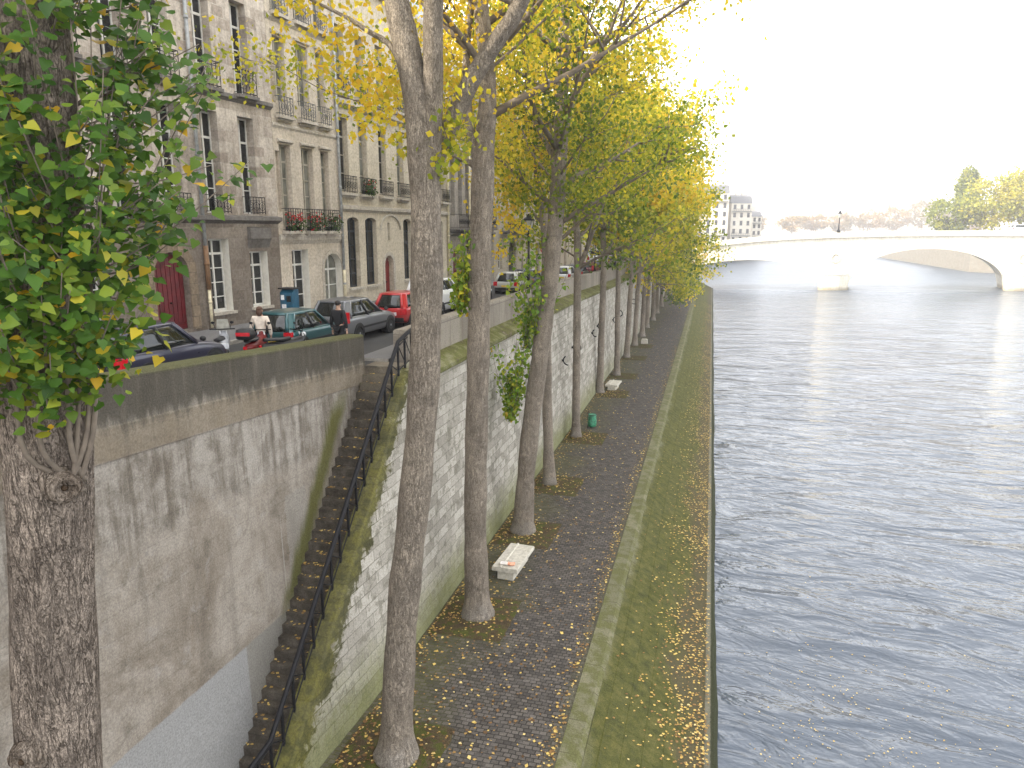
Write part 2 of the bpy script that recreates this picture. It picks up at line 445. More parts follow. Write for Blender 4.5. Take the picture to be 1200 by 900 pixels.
def coping_mat():
    m = NT('worn_coping_stone'); x, y, z = m.pos()
    bc, bf = m.brick(m.comb(y, x, 0.0), (.16, .15, .095), (.12, .115, .07), (.05, .048, .028), 1.25, 3.0, .012, 0)
    med = m.noise(m.comb(x, y, z), 2.2, 6, .7)
    fine = m.noise(m.comb(x, y, z), 26, 4, .75)
    col = m.mix(m.math('MULTIPLY', m.ramp(med, .40, .58), .85), bc, m.mix(med, (.06, .066, .02), (.11, .11, .042)))
    col = m.mix(.35, col, m.mix(m.ramp(fine, .32, .68), (.12, .12, .12), (.9, .9, .9)), 'OVERLAY')
    return m.done(col, .9, m.bump(m.math('ADD', med, m.math('MULTIPLY', fine, .5)), .5, .03))
M['coping'] = coping_mat()

def step_mat():
    m = NT('worn_stone_steps'); x, y, z = m.pos()
    med = m.noise(m.comb(x, y, z), 3, 6, .7)
    fine = m.noise(m.comb(x, y, z), 28, 4, .75)
    col = m.cramp(med, [(.3, (.038, .032, .026)), (.5, (.072, .062, .05)), (.7, (.125, .11, .09))])
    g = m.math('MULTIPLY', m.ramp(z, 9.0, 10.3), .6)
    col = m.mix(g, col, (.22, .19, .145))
    col = m.mix(.3, col, m.mix(m.ramp(fine, .32, .68), (.12, .12, .12), (.9, .9, .9)), 'OVERLAY')
    return m.done(col, .88, m.bump(m.math('ADD', med, m.math('MULTIPLY', fine, .4)), .6, .03))
M['step'] = step_mat()

def asphalt_mat(name, c=.055, sc=40):
    m = NT(name); x, y, z = m.pos()
    big = m.noise(m.comb(x, y, z), .5, 5, .6); fine = m.noise(m.comb(x, y, z), sc, 4, .8)
    col = m.mix(big, (c * .8, c * .8, c * .82), (c * 1.5, c * 1.45, c * 1.4))
    col = m.mix(.4, col, m.mix(m.ramp(fine, .32, .68), (.12, .12, .12), (.9, .9, .9)), 'OVERLAY')
    return m.done(col, .85, m.bump(fine, .4, .01))
M['asphalt'] = asphalt_mat('asphalt')
M['pavement'] = asphalt_mat('pavement_slabs', .14)
M['kerb'] = simple('granite_kerb', (.30, .28, .25), .85)
M['soil'] = simple('riverbed_soil', (.08, .07, .05), .95)
M['roadline'] = simple('road_paint', (.6, .6, .57), .7)

def pit_mat():
    m = NT('mossy_tree_pit_earth'); x, y, z = m.pos()
    med = m.noise(m.comb(x, y, z), 2.6, 6, .7); fine = m.noise(m.comb(x, y, z), 40, 4, .8)
    col = m.cramp(med, [(.3, (.04, .03, .018)), (.48, (.075, .055, .03)), (.56, (.06, .065, .017)), (.72, (.10, .105, .028))])
    col = m.mix(.5, col, m.mix(m.ramp(fine, .32, .68), (.12, .12, .12), (.9, .9, .9)), 'OVERLAY')
    return m.done(col, .95, m.bump(m.math('ADD', med, fine), .8, .04))
M['pit'] = pit_mat()

def bark_mat(name, a, b, crack, sc=1.0, depth=.03, deep=.8):
    m = NT(name); x, y, z = m.pos()
    zs = m.math('MULTIPLY', z, .2)
    v = m.comb(x, y, zs)
    n1 = m.noise(v, 13 * sc, 3, .6, .9)
    n2 = m.noise(m.comb(x, y, m.math('MULTIPLY', z, .34)), 30 * sc, 3, .65, .7)
    n3 = m.noise(m.comb(x, y, m.math('MULTIPLY', z, .5)), 60, 4, .7)
    big = m.noise(m.comb(x, y, m.math('MULTIPLY', z, .6)), 1.3, 5, .6)
    patch = m.noise(m.comb(x, y, z), 2.6, 4, .65)
    band = m.noise(m.comb(m.math('MULTIPLY', x, .4), m.math('MULTIPLY', y, .4), z), 2.2, 4, .7)
    foot = m.math('SUBTRACT', 1.0, m.ramp(m.math('ADD', z, m.math('MULTIPLY', patch, 1.2)), 2.5, 3.3))
    c1 = m.math('SUBTRACT', 1.0, m.ramp(m.math('ABSOLUTE', m.math('SUBTRACT', n1, .5)), .0, .055))
    c2 = m.math('SUBTRACT', 1.0, m.ramp(m.math('ABSOLUTE', m.math('SUBTRACT', n2, .5)), .0, .05))
    col = m.mix(m.ramp(big, .35, .65), a, b)
    col = m.mix(m.math('MULTIPLY', m.ramp(patch, .52, .7), .45), col, tuple(min(1, q * 1.45) for q in b))
    col = m.mix(m.math('MULTIPLY', foot, .5), col, (.36, .335, .30))
    col = m.mix(m.math('MULTIPLY', m.ramp(band, .58, .70), .45), col, crack)
    col = m.mix(m.math('MULTIPLY', c1, m.math('MULTIPLY', m.ramp(patch, .3, .55), deep)), col, crack)
    col = m.mix(m.math('MULTIPLY', c2, m.math('MULTIPLY', m.ramp(big, .3, .6), deep * .7)), col, crack)
    col = m.mix(.45, col, m.mix(m.ramp(n3, .32, .68), (.12, .12, .12), (.9, .9, .9)), 'OVERLAY')
    h = m.math('ADD', m.math('MULTIPLY', c1, -.8), m.math('ADD', m.math('MULTIPLY', c2, -.4), m.math('MULTIPLY', n3, .5)))
    return m.done(col, .92, m.bump(h, .9, depth))
M['bark'] = bark_mat('grey_poplar_bark', (.20, .17, .136), (.315, .268, .212), (.085, .07, .056), 1.0, .03, .5)
M['bark_dark'] = bark_mat('furrowed_poplar_bark', (.20, .165, .135), (.32, .265, .215), (.06, .047, .038), .8, .05, .75)
M['twig'] = simple('twig_bark', (.16, .13, .10), .9)
M['knot'] = bark_mat('burl_bark', (.20, .16, .125), (.28, .235, .19), (.05, .035, .025), .5, .06)
M['knot_hole'] = simple('dark_knot_heart', (.05, .03, .015), .95)

def leaf_mat(name, stops, trans=.4, rough=.5):
    m = NT(name)
    at = m.n('ShaderNodeAttribute', attribute_name='tint')
    col = m.cramp(at.outputs['Fac'], stops)
    return m.done(col, rough, None, 0, .22, 0, trans)
M['leaf_autumn'] = leaf_mat('autumn_poplar_leaves', [(0, (.075, .125, .014)), (.28, (.18, .235, .02)), (.52, (.43, .40, .026)), (.8, (.68, .52, .035)), (1, (.66, .42, .03))], .58)
M['leaf_green'] = leaf_mat('green_poplar_leaves', [(0, (.028, .075, .010)), (.4, (.065, .145, .016)), (.72, (.19, .26, .026)), (.88, (.46, .40, .035)), (1, (.56, .34, .02))], .42, .45)
M['leaf_spray'] = leaf_mat('bright_shoot_leaves', [(0, (.06, .13, .015)), (.4, (.14, .25, .02)), (.7, (.30, .37, .03)), (.9, (.55, .50, .04)), (1, (.58, .40, .03))], .45, .45)  # brighter, yellower green than the nearest tree's leaves
M['leaf_far'] = leaf_mat('far_autumn_leaves', [(0, (.13, .10, .035)), (.4, (.22, .15, .04)), (.7, (.30, .18, .05)), (1, (.36, .20, .07))], .3)
M['leaf_bank'] = leaf_mat('yellow_green_leaves', [(0, (.10, .13, .02)), (.4, (.22, .24, .025)), (.7, (.36, .33, .03)), (1, (.46, .38, .04))], .35)
M['litter'] = leaf_mat('fallen_leaves', [(0, (.07, .04, .018)), (.3, (.20, .11, .04)), (.6, (.44, .29, .08)), (.85, (.58, .42, .12)), (1, (.62, .52, .28))], .05, .8)
M['flower_leaf'] = leaf_mat('window_box_leaves', [(0, (.03, .06, .012)), (.6, (.07, .12, .025)), (.7, (.5, .02, .03)), (1, (.65, .05, .05))], .25)

# ------------------------------------------------------------------ leaf clouds
def leaf_mesh(name, P, size, tint, mat, parent=None, up=.4, shape='quad', flat=False, nrm=None):
    P = np.asarray(P, dtype=np.float64); n = len(P)
    size = np.broadcast_to(np.asarray(size, dtype=float), (n,)); tint = np.clip(np.broadcast_to(np.asarray(tint, dtype=float), (n,)), 0, 1)
    N = RNG.normal(size=(n, 3))
    if nrm is not None: N = N * .35 + np.asarray(nrm)
    if flat: N[:, :2] *= .22; N[:, 2] = np.abs(N[:, 2]) + .8
    else: N[:, 2] = N[:, 2] * .8 + up
    N /= np.linalg.norm(N, axis=1)[:, None]
    T = RNG.normal(size=(n, 3))
    if not flat: T[:, 2] -= .7
    T -= N * np.sum(T * N, 1)[:, None]; T /= np.linalg.norm(T, axis=1)[:, None]
    B = np.cross(N, T)
    if shape == 'quad':
        prof = [(-.5, 0, 0), (-.05, .42, .06), (.55, 0, -.03), (-.05, -.42, .06)]
        faces = [(0, 1, 2, 3)]
    else:  # broad poplar leaf folded along its midrib, tip drooping
        prof = [(-.42, 0, 0), (-.52, .22, .07), (-.22, .5, .13), (.12, .34, .08), (.60, 0, -.14), (.12, -.34, .08), (-.22, -.5, .13), (-.52, -.22, .07), (.02, 0, .02)]
        faces = [(0, 1, 2, 8), (8, 2, 3, 4), (0, 8, 6, 7), (8, 4, 5, 6)]
    k = len(prof)
    V = np.empty((n, k, 3))
    for i, (a, b, c) in enumerate(prof):
        V[:, i] = P + (T * a + B * b + N * c) * size[:, None]
    F = np.concatenate([np.array(f)[None, :] + (np.arange(n) * k)[:, None] for f in faces], 0)
    nf = len(F)
    me = bpy.data.meshes.new(name)
    me.vertices.add(n * k); me.vertices.foreach_set('co', V.reshape(-1))
    me.loops.add(nf * 4); me.loops.foreach_set('vertex_index', F.reshape(-1).astype(np.int32))
    me.polygons.add(nf)
    me.polygons.foreach_set('loop_start', (np.arange(nf) * 4).astype(np.int32))
    at = me.attributes.new('tint', 'FLOAT', 'FACE')
    at.data.foreach_set('value', np.tile(tint, len(faces)).astype(np.float32))
    me.materials.append(mat); me.update(calc_edges=True)
    if shape != 'quad':
        me.polygons.foreach_set('use_smooth', [True] * nf)
    o = bpy.data.objects.new(name, me); COL.objects.link(o)
    if parent: o.parent = parent
    return o

# ------------------------------------------------------------------ levels and plan
PATH = 1.9
def street(y):
    return interp(y, [(-10, 12.0), (19.5, 10.2), (25, 10.2), (45, 10.15), (70, 9.65), (130, 9.5), (180, 9.2)]) if y > -10 else 12.0
def wall_face(z):
    return -7.95 - .065 * (z - PATH)

# ------------------------------------------------------------------ the setting
def setting():
    b = MB(); b.poly([(-900, -200, -1.2), (900, -200, -1.2), (1400, 2600, -1.2), (-1400, 2600, -1.2)])
    tag(b.build('ground', M['soil']), kind='structure')
    # water
    m = NT('river_water'); x, y, z = m.pos()
    w1 = m.noise(m.comb(m.math('ADD', m.math('MULTIPLY', x, .13), m.math('MULTIPLY', y, .05)), m.math('ADD', m.math('MULTIPLY', y, .34), m.math('MULTIPLY', x, -.06)), 0.0), 1.0, 2, .45, .9)
    w2 = m.noise(m.comb(m.math('MULTIPLY', x, .42), m.math('ADD', m.math('MULTIPLY', y, .95), m.math('MULTIPLY', x, .2)), 3.0), 1.0, 3, .5, 1.2)
    w3 = m.noise(m.comb(x, m.math('MULTIPLY', y, 1.5), 5.0), 3.6, 2, .5, .5)
    big = m.noise(m.comb(m.math('MULTIPLY', x, .05), m.math('MULTIPLY', y, .10), 0.0), 1.0, 3)
    h = m.math('ADD', m.math('MULTIPLY', w1, 1.0), m.math('ADD', m.math('MULTIPLY', w2, .36), m.math('MULTIPLY', w3, .05)))
    h = m.math('MULTIPLY', h, m.math('ADD', .5, m.math('MULTIPLY', big, 1.0)))
    nb = m.bump(h, 1.0, .62)
    p = m.n('ShaderNodeBsdfPrincipled')
    p.inputs['Base Color'].default_value = (.060, .076, .100, 1); p.inputs['Roughness'].default_value = .06
    m.put(p.inputs['Roughness'], m.math('ADD', .06, m.math('MULTIPLY', m.ramp(y, 50, 260), .30)))
    p.inputs['IOR'].default_value = 1.36; p.inputs['Specular IOR Level'].default_value = .7
    m.put(p.inputs['Normal'], nb); m.t.links.new(p.outputs[0], m.out.inputs[0])
    b = MB(); b.poly([(-7, -60, 0), (115, -60, 0), (115, 560, 0), (540, 1500, 0), (-20, 1500, 0), (-20, 180, 0)])
    tag(b.build('water', m.mat), kind='structure')
    # lower quay path
    b = MB(); b.box(-9.2, -2.88, -30, 188, -1.1, PATH)
    tag(b.build('quay_path', M['cobble']), kind='structure')
    b = MB()
    rings = []
    for yy in np.linspace(-30, 186, 80):
        q = .02 * sin(yy * .7) + .012 * sin(yy * 2.3)
        rings.append([(-2.88, yy, -1.1), (-2.88, yy, PATH + .03 + q * .4), (-2.42 + q, yy, PATH + .02), (-2.30 + q, yy, PATH - .08), (-2.30 + q, yy, -1.1)])
    b.loft(rings, 0, False)
    tag(b.build('path_kerb', M['coping']), kind='structure')
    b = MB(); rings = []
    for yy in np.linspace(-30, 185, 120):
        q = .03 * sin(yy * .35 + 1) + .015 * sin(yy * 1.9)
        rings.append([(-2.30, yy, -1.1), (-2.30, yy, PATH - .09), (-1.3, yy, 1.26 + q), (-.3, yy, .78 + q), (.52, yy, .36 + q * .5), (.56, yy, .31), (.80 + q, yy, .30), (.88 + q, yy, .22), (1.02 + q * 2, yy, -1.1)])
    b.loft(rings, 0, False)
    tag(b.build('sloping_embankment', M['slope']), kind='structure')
    # street
    ys = [-12, 0, 8, 19.5, 25, 35, 45, 55, 70, 90, 110, 130, 150, 178, 200, 320]
    b = MB()
    for y0, y1 in zip(ys, ys[1:]):
        xr0 = xr1 = -10.35 if y1 <= 19.5 else -9.45
        b.poly([(-16.3, y0, street(y0)), (xr0, y0, street(y0)), (xr1, y1, street(y1)), (-16.3, y1, street(y1))])
    tag(b.build('street', M['asphalt']), kind='structure')
    b = MB()
    for y0, y1 in zip(ys, ys[1:]):
        z0, z1 = street(y0) + .13, street(y1) + .13
        b.poly([(-24, y0, z0), (-16.45, y0, z0), (-16.45, y1, z1), (-24, y1, z1)], 0)
        b.poly([(-16.45, y0, z0), (-16.3, y0, z0), (-16.3, y1, z1), (-16.45, y1, z1)], 1)
        b.poly([(-16.3, y0, z0), (-16.3, y0, z0 - .2), (-16.3, y1, z1 - .2), (-16.3, y1, z1)], 1)
    tag(b.build('pavement', [M['pavement'], M['kerb']]), kind='structure')
    b = MB()
    for y0, y1 in zip(ys, ys[1:]):
        if y1 <= 19.5: continue
        a0 = max(y0, 20.32)
        z0, z1 = street(a0) + .1, street(y1) + .1
        b.poly([(-10.5, a0, z0), (-9.45, a0, z0), (-9.45, y1, z1), (-10.5, y1, z1)], 0)
        b.poly([(-10.5, a0, z0), (-10.5, a0, z0 - .14), (-10.5, y1, z1 - .14), (-10.5, y1, z1)], 1)
    b.poly([(-10.5, 20.32, 10.16), (-9.45, 20.32, 10.16), (-9.45, 20.32, 10.3), (-10.5, 20.32, 10.3)], 1)
    tag(b.build('pavement_by_the_parapet', [M['pavement'], M['kerb']]), kind='structure')
    # land behind, far bank, right bank: blocks with a quay face
    def land(name, poly, z, mat):
        bb = MB(); bb.prism(poly, -1.1, z, lambda a, c, e: (a, c, e)); tag(bb.build(name, mat), kind='structure')
    land('island_ground', [(-420, -30), (-24, -30), (-24, 180), (-24, 322), (-420, 322)], 9.3, M['pavement'])
    land('island_ground_by_the_bridge', [(-24, 188), (-9, 188), (-5, 322), (-24, 322)], 8.2, M['pale_quay'])
    land('far_bank', [(-1300, 322.5), (-4, 322.5), (27, 395), (130, 640), (300, 860), (460, 1500), (420, 2500), (-1300, 2500)], 8.2, M['pale_quay'])
    land('right_bank', [(113, -100), (900, -100), (1200, 2500), (520, 1500), (113, 560), (86, 480), (86, 285), (113, 250)], 7.5, M['pale_quay'])
M['pale_quay'] = facade_mat('pale_quay_stone', (.21, .195, .17), (.17, .16, .14), (.14, .13, .11), 1.2, .5, .3, (.15, .13, .10), .4)
setting()

# ------------------------------------------------------------------ quay walls and stair
def walls():
    # near retaining wall (street side of the stair)
    t = thing('retaining_wall', 'tall stained rendered wall with dark stone parapet beside the narrow stair', 'wall', (-9.9, 10, PATH))
    off = Vector((-9.9, 10, PATH))
    def P(x, y, z): return (x - off.x, y - off.y, z - off.z)
    b = MB(); rings = []
    for yy in (-12, 0, 8, 14, 19.55):
        s = street(yy)
        rings.append([P(-12.5, yy, -1), P(-9.74, yy, -1), P(-9.76, yy, PATH), P(-9.90, yy, s - .5), P(-9.90, yy, s + .06), P(-12.5, yy, s - .3)])
    b.loft(rings, 0, False); b.build('wall_body', M['wall_left'], t)
    b = MB(); rings = []
    for yy in (-12, 0, 8, 14, 19.57):
        s = street(yy)
        rings.append([P(-10.42, yy, s - .4), P(-9.865, yy, s - .52), P(-9.865, yy, s + .06), P(-9.885, yy, s + .09), P(-9.885, yy, s + .90), P(-9.93, yy, s + .95), P(-10.38, yy, s + .95), P(-10.42, yy, s + .9)])
    b.loft(rings, 0, False); b.build('parapet', M['wall_left'], t)
    # river side wall with cordon and parapet
    t = thing('quay_wall', 'long pale ashlar quay wall with mossy ledge and parapet behind the trees', 'wall', (-8.5, 20.9, PATH))
    off.xyz = (-8.5, 20.9, PATH)
    ys = [20.9, 25, 32, 38, 45, 55, 62, 70, 90, 110, 130, 150, 172]
    b = MB(); rings = []
    for yy in ys:
        s = street(yy)
        rings.append([P(-10.3, yy, -1), P(wall_face(0), yy, -1), P(wall_face(s - .7), yy, s - .62), P(-10.3, yy, s - .2)])
    b.loft(rings, 0, False); b.build('wall_body', M['quay_wall'], t)
    b = MB(); rings = []
    for yy in ys:
        s = street(yy); f = wall_face(s - .6)
        rings.append([P(-9.6, yy, s - .62), P(f + .05, yy, s - .63), P(f + .16, yy, s - .55), P(f + .16, yy, s - .42), P(-9.0, yy, s - .12), P(-9.6, yy, s - .1)])
    b.loft(rings, 0, False); b.build('cordon', M['moss_ledge'], t)
    b = MB(); rings = []
    for yy in [20.75] + ys[1:]:
        s = street(yy)
        rings.append([P(-9.46, yy, s - .12), P(-9.0, yy, s - .14), P(-9.0, yy, s + .90), P(-9.04, yy, s + .95), P(-9.42, yy, s + .95), P(-9.46, yy, s + .9)])
    b.loft(rings, 0, False); b.build('parapet', M['parapet'], t)
    # stair
    n = 37; rise = (10.2 - PATH) / n; run = 7.72 / n
    b = MB(); pl = []
    y = 19.56; z = 10.2
    pl.append((20.3, z + .012))
    pl.append((y, z + .012))
    for i in range(n):
        pl.append((y, z - rise + .0)) ; z -= rise
        if i < n - 1:
            pl.append((y - run, z)); y -= run
    pl.append((y, -1)); pl.append((20.3, -1))
    b.prism(pl, -9.86, -8.80, lambda a, c, e: (e, a, c))
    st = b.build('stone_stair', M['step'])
    tag(st, 'narrow steep flight of dark worn stone steps between two walls', 'stair')
    # stair side wall with sloping mossy top
    b = MB(); rings = []
    for k in range(14):
        f = k / 13; yy = lerp(20.9, 10.8, f)
        zt = interp(yy, [(10.8, PATH + .25), (12.0, PATH + .42), (19.5, 10.12), (20.9, 10.3)])
        q = .03 * sin(k * 1.7)
        rings.append([(-8.80, yy, -1), (wall_face(0) + .0, yy, -1), (min(wall_face(zt) + .02 + q, -8.36), yy, zt - .06), (min(wall_face(zt) - .06, -8.42), yy, zt), (-8.80, yy, zt + .03)])
    b.loft(rings, 0, False)
    tag(b.build('stair_side_wall', M['stair_wall']), 'low stone wall with sloping mossy top between stair and riverside path', 'wall')
    # railing
    t = thing('stair_railing', 'black iron railing running down the stair on the mossy side wall', 'railing', (-8.68, 20.9, 10.2))
    off.xyz = (-8.68, 20.9, 10.2)
    def zt(yy): return interp(yy, [(10.8, PATH + .25), (12.0, PATH + .42), (19.5, 10.12), (20.9, 10.3)])
    X = -8.70
    rail = [(yy, zt(yy) + .98) for yy in (10.9, 12.0, 14, 16, 18, 19.4)] + [(20.1, 11.17), (20.95, 11.32)]
    b = MB(); b.tube([P(X, *q) for q in rail], .062, 8); b.build('handrail', M['iron'], t)
    b = MB(); b.tube([P(X, yy, zt(yy) + .14) for yy in (10.9, 12, 14, 16, 18, 19.4, 20.8)], .018, 6); b.build('bottom_rail', M['iron'], t)
    b = MB(); b.tube([P(X, *q[:1], q[1] - .13) for q in rail[:-1]], .018, 6); b.build('middle_rail', M['iron'], t)
    ys = list(np.linspace(20.85, 11.0, 21))
    for i, yy in enumerate(ys):
        b = MB(); b.box(-.026, .026, -.026, .026, zt(yy) - .05 - 10.2, interp(yy, sorted(rail)) - 10.2, 0, lambda p, yy=yy: (p[0] + X + 8.68, p[1] + yy - 20.9, p[2]))
        b.ball((X + 8.68, yy - 20.9, interp(yy, sorted(rail)) - 10.2 - .28), .035, .035, .05, 8, 5)
        b.build('railing_post', M['iron'], t)
    for y0, y1 in zip(ys, ys[1:]):
        b = MB(); b.tube([P(X, y0, zt(y0) + .14), P(X, y1, interp(y1, sorted(rail)) - .06)], .016, 5); b.build('brace', M['iron'], t)
walls()

# ------------------------------------------------------------------ facades
class Facade:
    """a house front; s runs along the street, d outwards, z up"""
    def __init__(s, name, label, A, B, z0, z1, mat, depth=11, roof='zinc'):
        s.A = Vector((A[0], A[1], 0)); d = Vector((B[0] - A[0], B[1] - A[1], 0)); s.L = d.length; s.t = d / s.L
        s.n = Vector((s.t.y, -s.t.x, 0))
        s.z0 = z0; s.z1 = z1; s.mat = mat; s.depth = depth
        s.root = thing(name, label, 'house', (A[0], A[1], z0))
        s.o = Vector((A[0], A[1], z0)); s.ops = []; s.roofmat = roof
    def f(s, p):
        q = s.A + s.t * p[0] + s.n * p[1] + Vector((0, 0, p[2])) - s.o
        return (q.x, q.y, q.z)
    def opening(s, s0, s1, z0, z1, arch=False, depth=.32, reveal=1, sill=None):
        s.ops.append((s0, s1, z0, z1, arch, depth, reveal))
    def wall(s):
        b = MB(); f = s.f
        S = sorted({0.0, s.L} | {round(q, 3) for o in s.ops for q in o[:2]}); Z = sorted({s.z0 - .6, s.z1} | {round(q, 3) for o in s.ops for q in o[2:4]})
        for i in range(len(S) - 1):
            for j in range(len(Z) - 1):
                cs, cz = (S[i] + S[i + 1]) / 2, (Z[j] + Z[j + 1]) / 2
                if any(o[0] < cs < o[1] and o[2] < cz < o[3] for o in s.ops): continue
                b.poly([f((S[i], 0, Z[j])), f((S[i + 1], 0, Z[j])), f((S[i + 1], 0, Z[j + 1])), f((S[i], 0, Z[j + 1]))])
        for (s0, s1, z0, z1, arch, dp, rv) in s.ops:
            if arch:
                w = (s1 - s0) / 2; c = (s0 + s1) / 2; r = min(w, z1 - z0) if arch is True else arch
                zs = z1 - r; N = 10
                arc = [(c - w * cos(pi * k / N), zs + r * sin(pi * k / N)) for k in range(N + 1)]
                b.poly([f((s0, 0, z1))] + [f((a, 0, q)) for a, q in arc[:N // 2 + 1]][::-1])
                b.poly([f((s1, 0, z1))] + [f((a, 0, q)) for a, q in arc[N // 2:]])
                out = [(s0, z0)] + arc + [(s1, z0)]
            else:
                out = [(s0, z0), (s0, z1), (s1, z1), (s1, z0)]
            for (a, q), (a2, q2) in zip(out, out[1:] + out[:1]):
                b.poly([f((a, 0, q)), f((a2, 0, q2)), f((a2, -dp, q2)), f((a, -dp, q))], rv)
        # shell
        L, D = s.L, s.depth
        za, zb = s.z0 - .6, s.z1
        b.poly([f((0, 0, za)), f((0, 0, zb)), f((0, -D, zb)), f((0, -D, za))])
        b.poly([f((L, 0, za)), f((L, 0, zb)), f((L, -D, zb)), f((L, -D, za))])
        b.poly([f((0, -D, za)), f((0, -D, zb)), f((L, -D, zb)), f((L, -D, za))])
        b.build('wall', [s.mat, s.mat, M['white_reveal']], s.root, normals=False)
        # roof: cornice + mansard
        b = MB()
        b.box(-.0, L, -.2, .35, zb, zb + .3, 0, f)
        b.build('cornice', M['trim_pale'], s.root)
        b = MB()
        pr = [(.1, zb + .3), (-1.0, zb + 2.1), (-D / 2, zb + 3.0), (-D + 1, zb + 2.1), (-D, zb + .3)]
        b.prism(pr, .01, L - .01, lambda a, c, e: f((e, a, c)))
        rf = b.build('roof', M['zinc_roof'] if s.roofmat == 'zinc' else M['slate'], s.root)
        b = MB(); b.box(L * .15, L * .15 + 1.6, -D / 2 - .4, -D / 2 + .4, zb + 2, zb + 4.6, 0, f); b.build('chimney', s.mat, rf)
    def window(s, s0, s1, z0, z1, rows=3, dp=.25, gl='glass_dark', arch=False, reveal=1, frame='white_paint', open_wall=True, mull=True):
        if open_wall: s.opening(s0, s1, z0, z1, arch, dp + .1, reveal)
        f = s.f; b = MB(); e = .055; d0, d1 = -dp, -dp + .055
        g = .004
        b.box(s0 + g, s0 + e, d0, d1, z0 + g, z1 - g, 0, f); b.box(s1 - e, s1 - g, d0, d1, z0 + g, z1 - g, 0, f)
        b.box(s0 + e, s1 - e, d0, d1, z1 - e * 1.3, z1 - g, 0, f); b.box(s0 + e, s1 - e, d0, d1, z0 + g, z0 + e * 1.6, 0, f)
        c = (s0 + s1) / 2
        if mull: b.box(c - .04, c + .04, d0, d1 + .012, z0 + e * 1.6, z1 - e * 1.3, 0, f)
        for k in range(1, rows):
            q = lerp(z0, z1, k / rows); h = .045 if k == rows - 1 else .02
            if mull:
                b.box(s0 + e, c - .04, d0 + .01, d1 - .004, q - h, q + h, 0, f); b.box(c + .04, s1 - e, d0 + .01, d1 - .004, q - h, q + h, 0, f)
            else:
                b.box(s0 + e, s1 - e, d0 + .01, d1 - .004, q - h, q + h, 0, f)
        w = b.build('window', M[frame], s.root)
        b = MB(); b.poly([f((s0, d0 + .012, z0)), f((s1, d0 + .012, z0)), f((s1, d0 + .012, z1)), f((s0, d0 + .012, z1))])
        b.build('pane', M[gl], w, normals=False)
        return w
    def railing(s, s0, s1, z0, z1, d=.28, ledge='trim_dark', mat='iron', bulge=0):
        f = s.f; b = MB(); r = .016
        b.box(s0, s1, d - .02, d + .02, z1 - .03, z1, 0, f); b.box(s0, s1, d - .014, d + .014, z0 + .06, z0 + .085, 0, f)
        b.box(s0, s1, d - .012, d + .012, z1 - .17, z1 - .15, 0, f)
        for q in (s0, s1):
            b.box(q - .014, q + .014, .003, d, z1 - .03, z1 - .004, 0, f); b.box(q - .014, q + .014, .003, d, z0 + .06, z0 + .08, 0, f)
        n = max(4, int((s1 - s0) / .17))
        for k in range(n + 1):
            q = lerp(s0, s1, k / n)
            b.box(q - .01, q + .01, d - .01, d + .01, z0, z1 - .03, 0, f)
        n2 = max(2, n // 2); zc = (z0 + z1) / 2 - .03; R = min((s1 - s0) / n2 / 2 * .95, (z1 - z0) * .3)
        for k in range(n2):
            q = lerp(s0, s1, (k + .5) / n2)
            c = Vector(f((q, d, zc)))
            b.ring(c, R, .014, s.n, 12, 4); b.ring(c, R * .5, .011, s.n, 8, 4)
        o = b.build('balcony_railing', M[mat], s.root)
        if ledge:
            b = MB(); b.box(s0 - .08, s1 + .08, .003, d + .07, z0 - .13, z0 - .003, 0, f); b.box(s0, s1, .003, d * .6, z0 - .24, z0 - .134, 0, f)
            b.build('balcony_ledge', M[ledge], s.root)
        return o
    def course(s, z0, z1, d=.12, mat='trim_dark', s0=0, s1=None, name='string_course'):
        b = MB(); s1 = s.L if s1 is None else s1; f = s.f
        pr = [(.002, z0), (d * .6, z0 + (z1 - z0) * .3), (d, z0 + (z1 - z0) * .45), (d, z1 - .02), (.002, z1 + .03)]
        b.prism(pr, s0, s1, lambda a, c, e: f((e, a, c)))
        b.build(name, M[mat], s.root)
    def lintel(s, s0, s1, z, mat='trim_pale', d=.12):
        b = MB(); f = s.f
        b.prism([(.002, z), (d, z + .05), (d, z + .13), (.002, z + .18)], s0 - .12, s1 + .12, lambda a, c, e: f((e, a, c)))
        b.build('lintel', M[mat], s.root)
    def sill(s, s0, s1, z, mat='trim_pale', d=.12, h=.12):
        b = MB(); b.box(s0 - .1, s1 + .1, .003, d, z - h, z - .004, 0, s.f); b.build('sill', M[mat], s.root)
    def door(s, s0, s1, z0, z1, mat, arch=True, dp=.3, boards=8):
        s.opening(s0, s1, z0, z1, arch, dp + .05, 1)
        f = s.f; b = MB()
        r = (s1 - s0) / 2 if arch is True else (arch or 0)
        b.box(s0 + .004, s1 - .004, -dp - .04, -dp, z0, z1, 0, f)
        n = boards; w = (s1 - s0) / n
        for k in range(n):
            zt = z1 - .02
            if arch:
                q = abs((k + .5) * w - (s1 - s0) / 2) / ((s1 - s0) / 2); zt = z1 - r + r * sqrt(max(0, 1 - q * q)) - .03
            b.box(s0 + k * w + .015, s0 + (k + 1) * w - .015, -dp + .001, -dp + .03, z0 + .25, zt, 0, f)
        b.box(s0 + .02, s1 - .02, -dp + .001, -dp + .045, z0 + .03, z0 + .22, 0, f)
        o = b.build('door', M[mat], s.root)
        b = MB(); b.ball(f(((s0 + s1) / 2 + .1, -dp + .07, z0 + 1.05)), .04, .04, .04, 8, 5); b.build('handle', M['iron'], o)
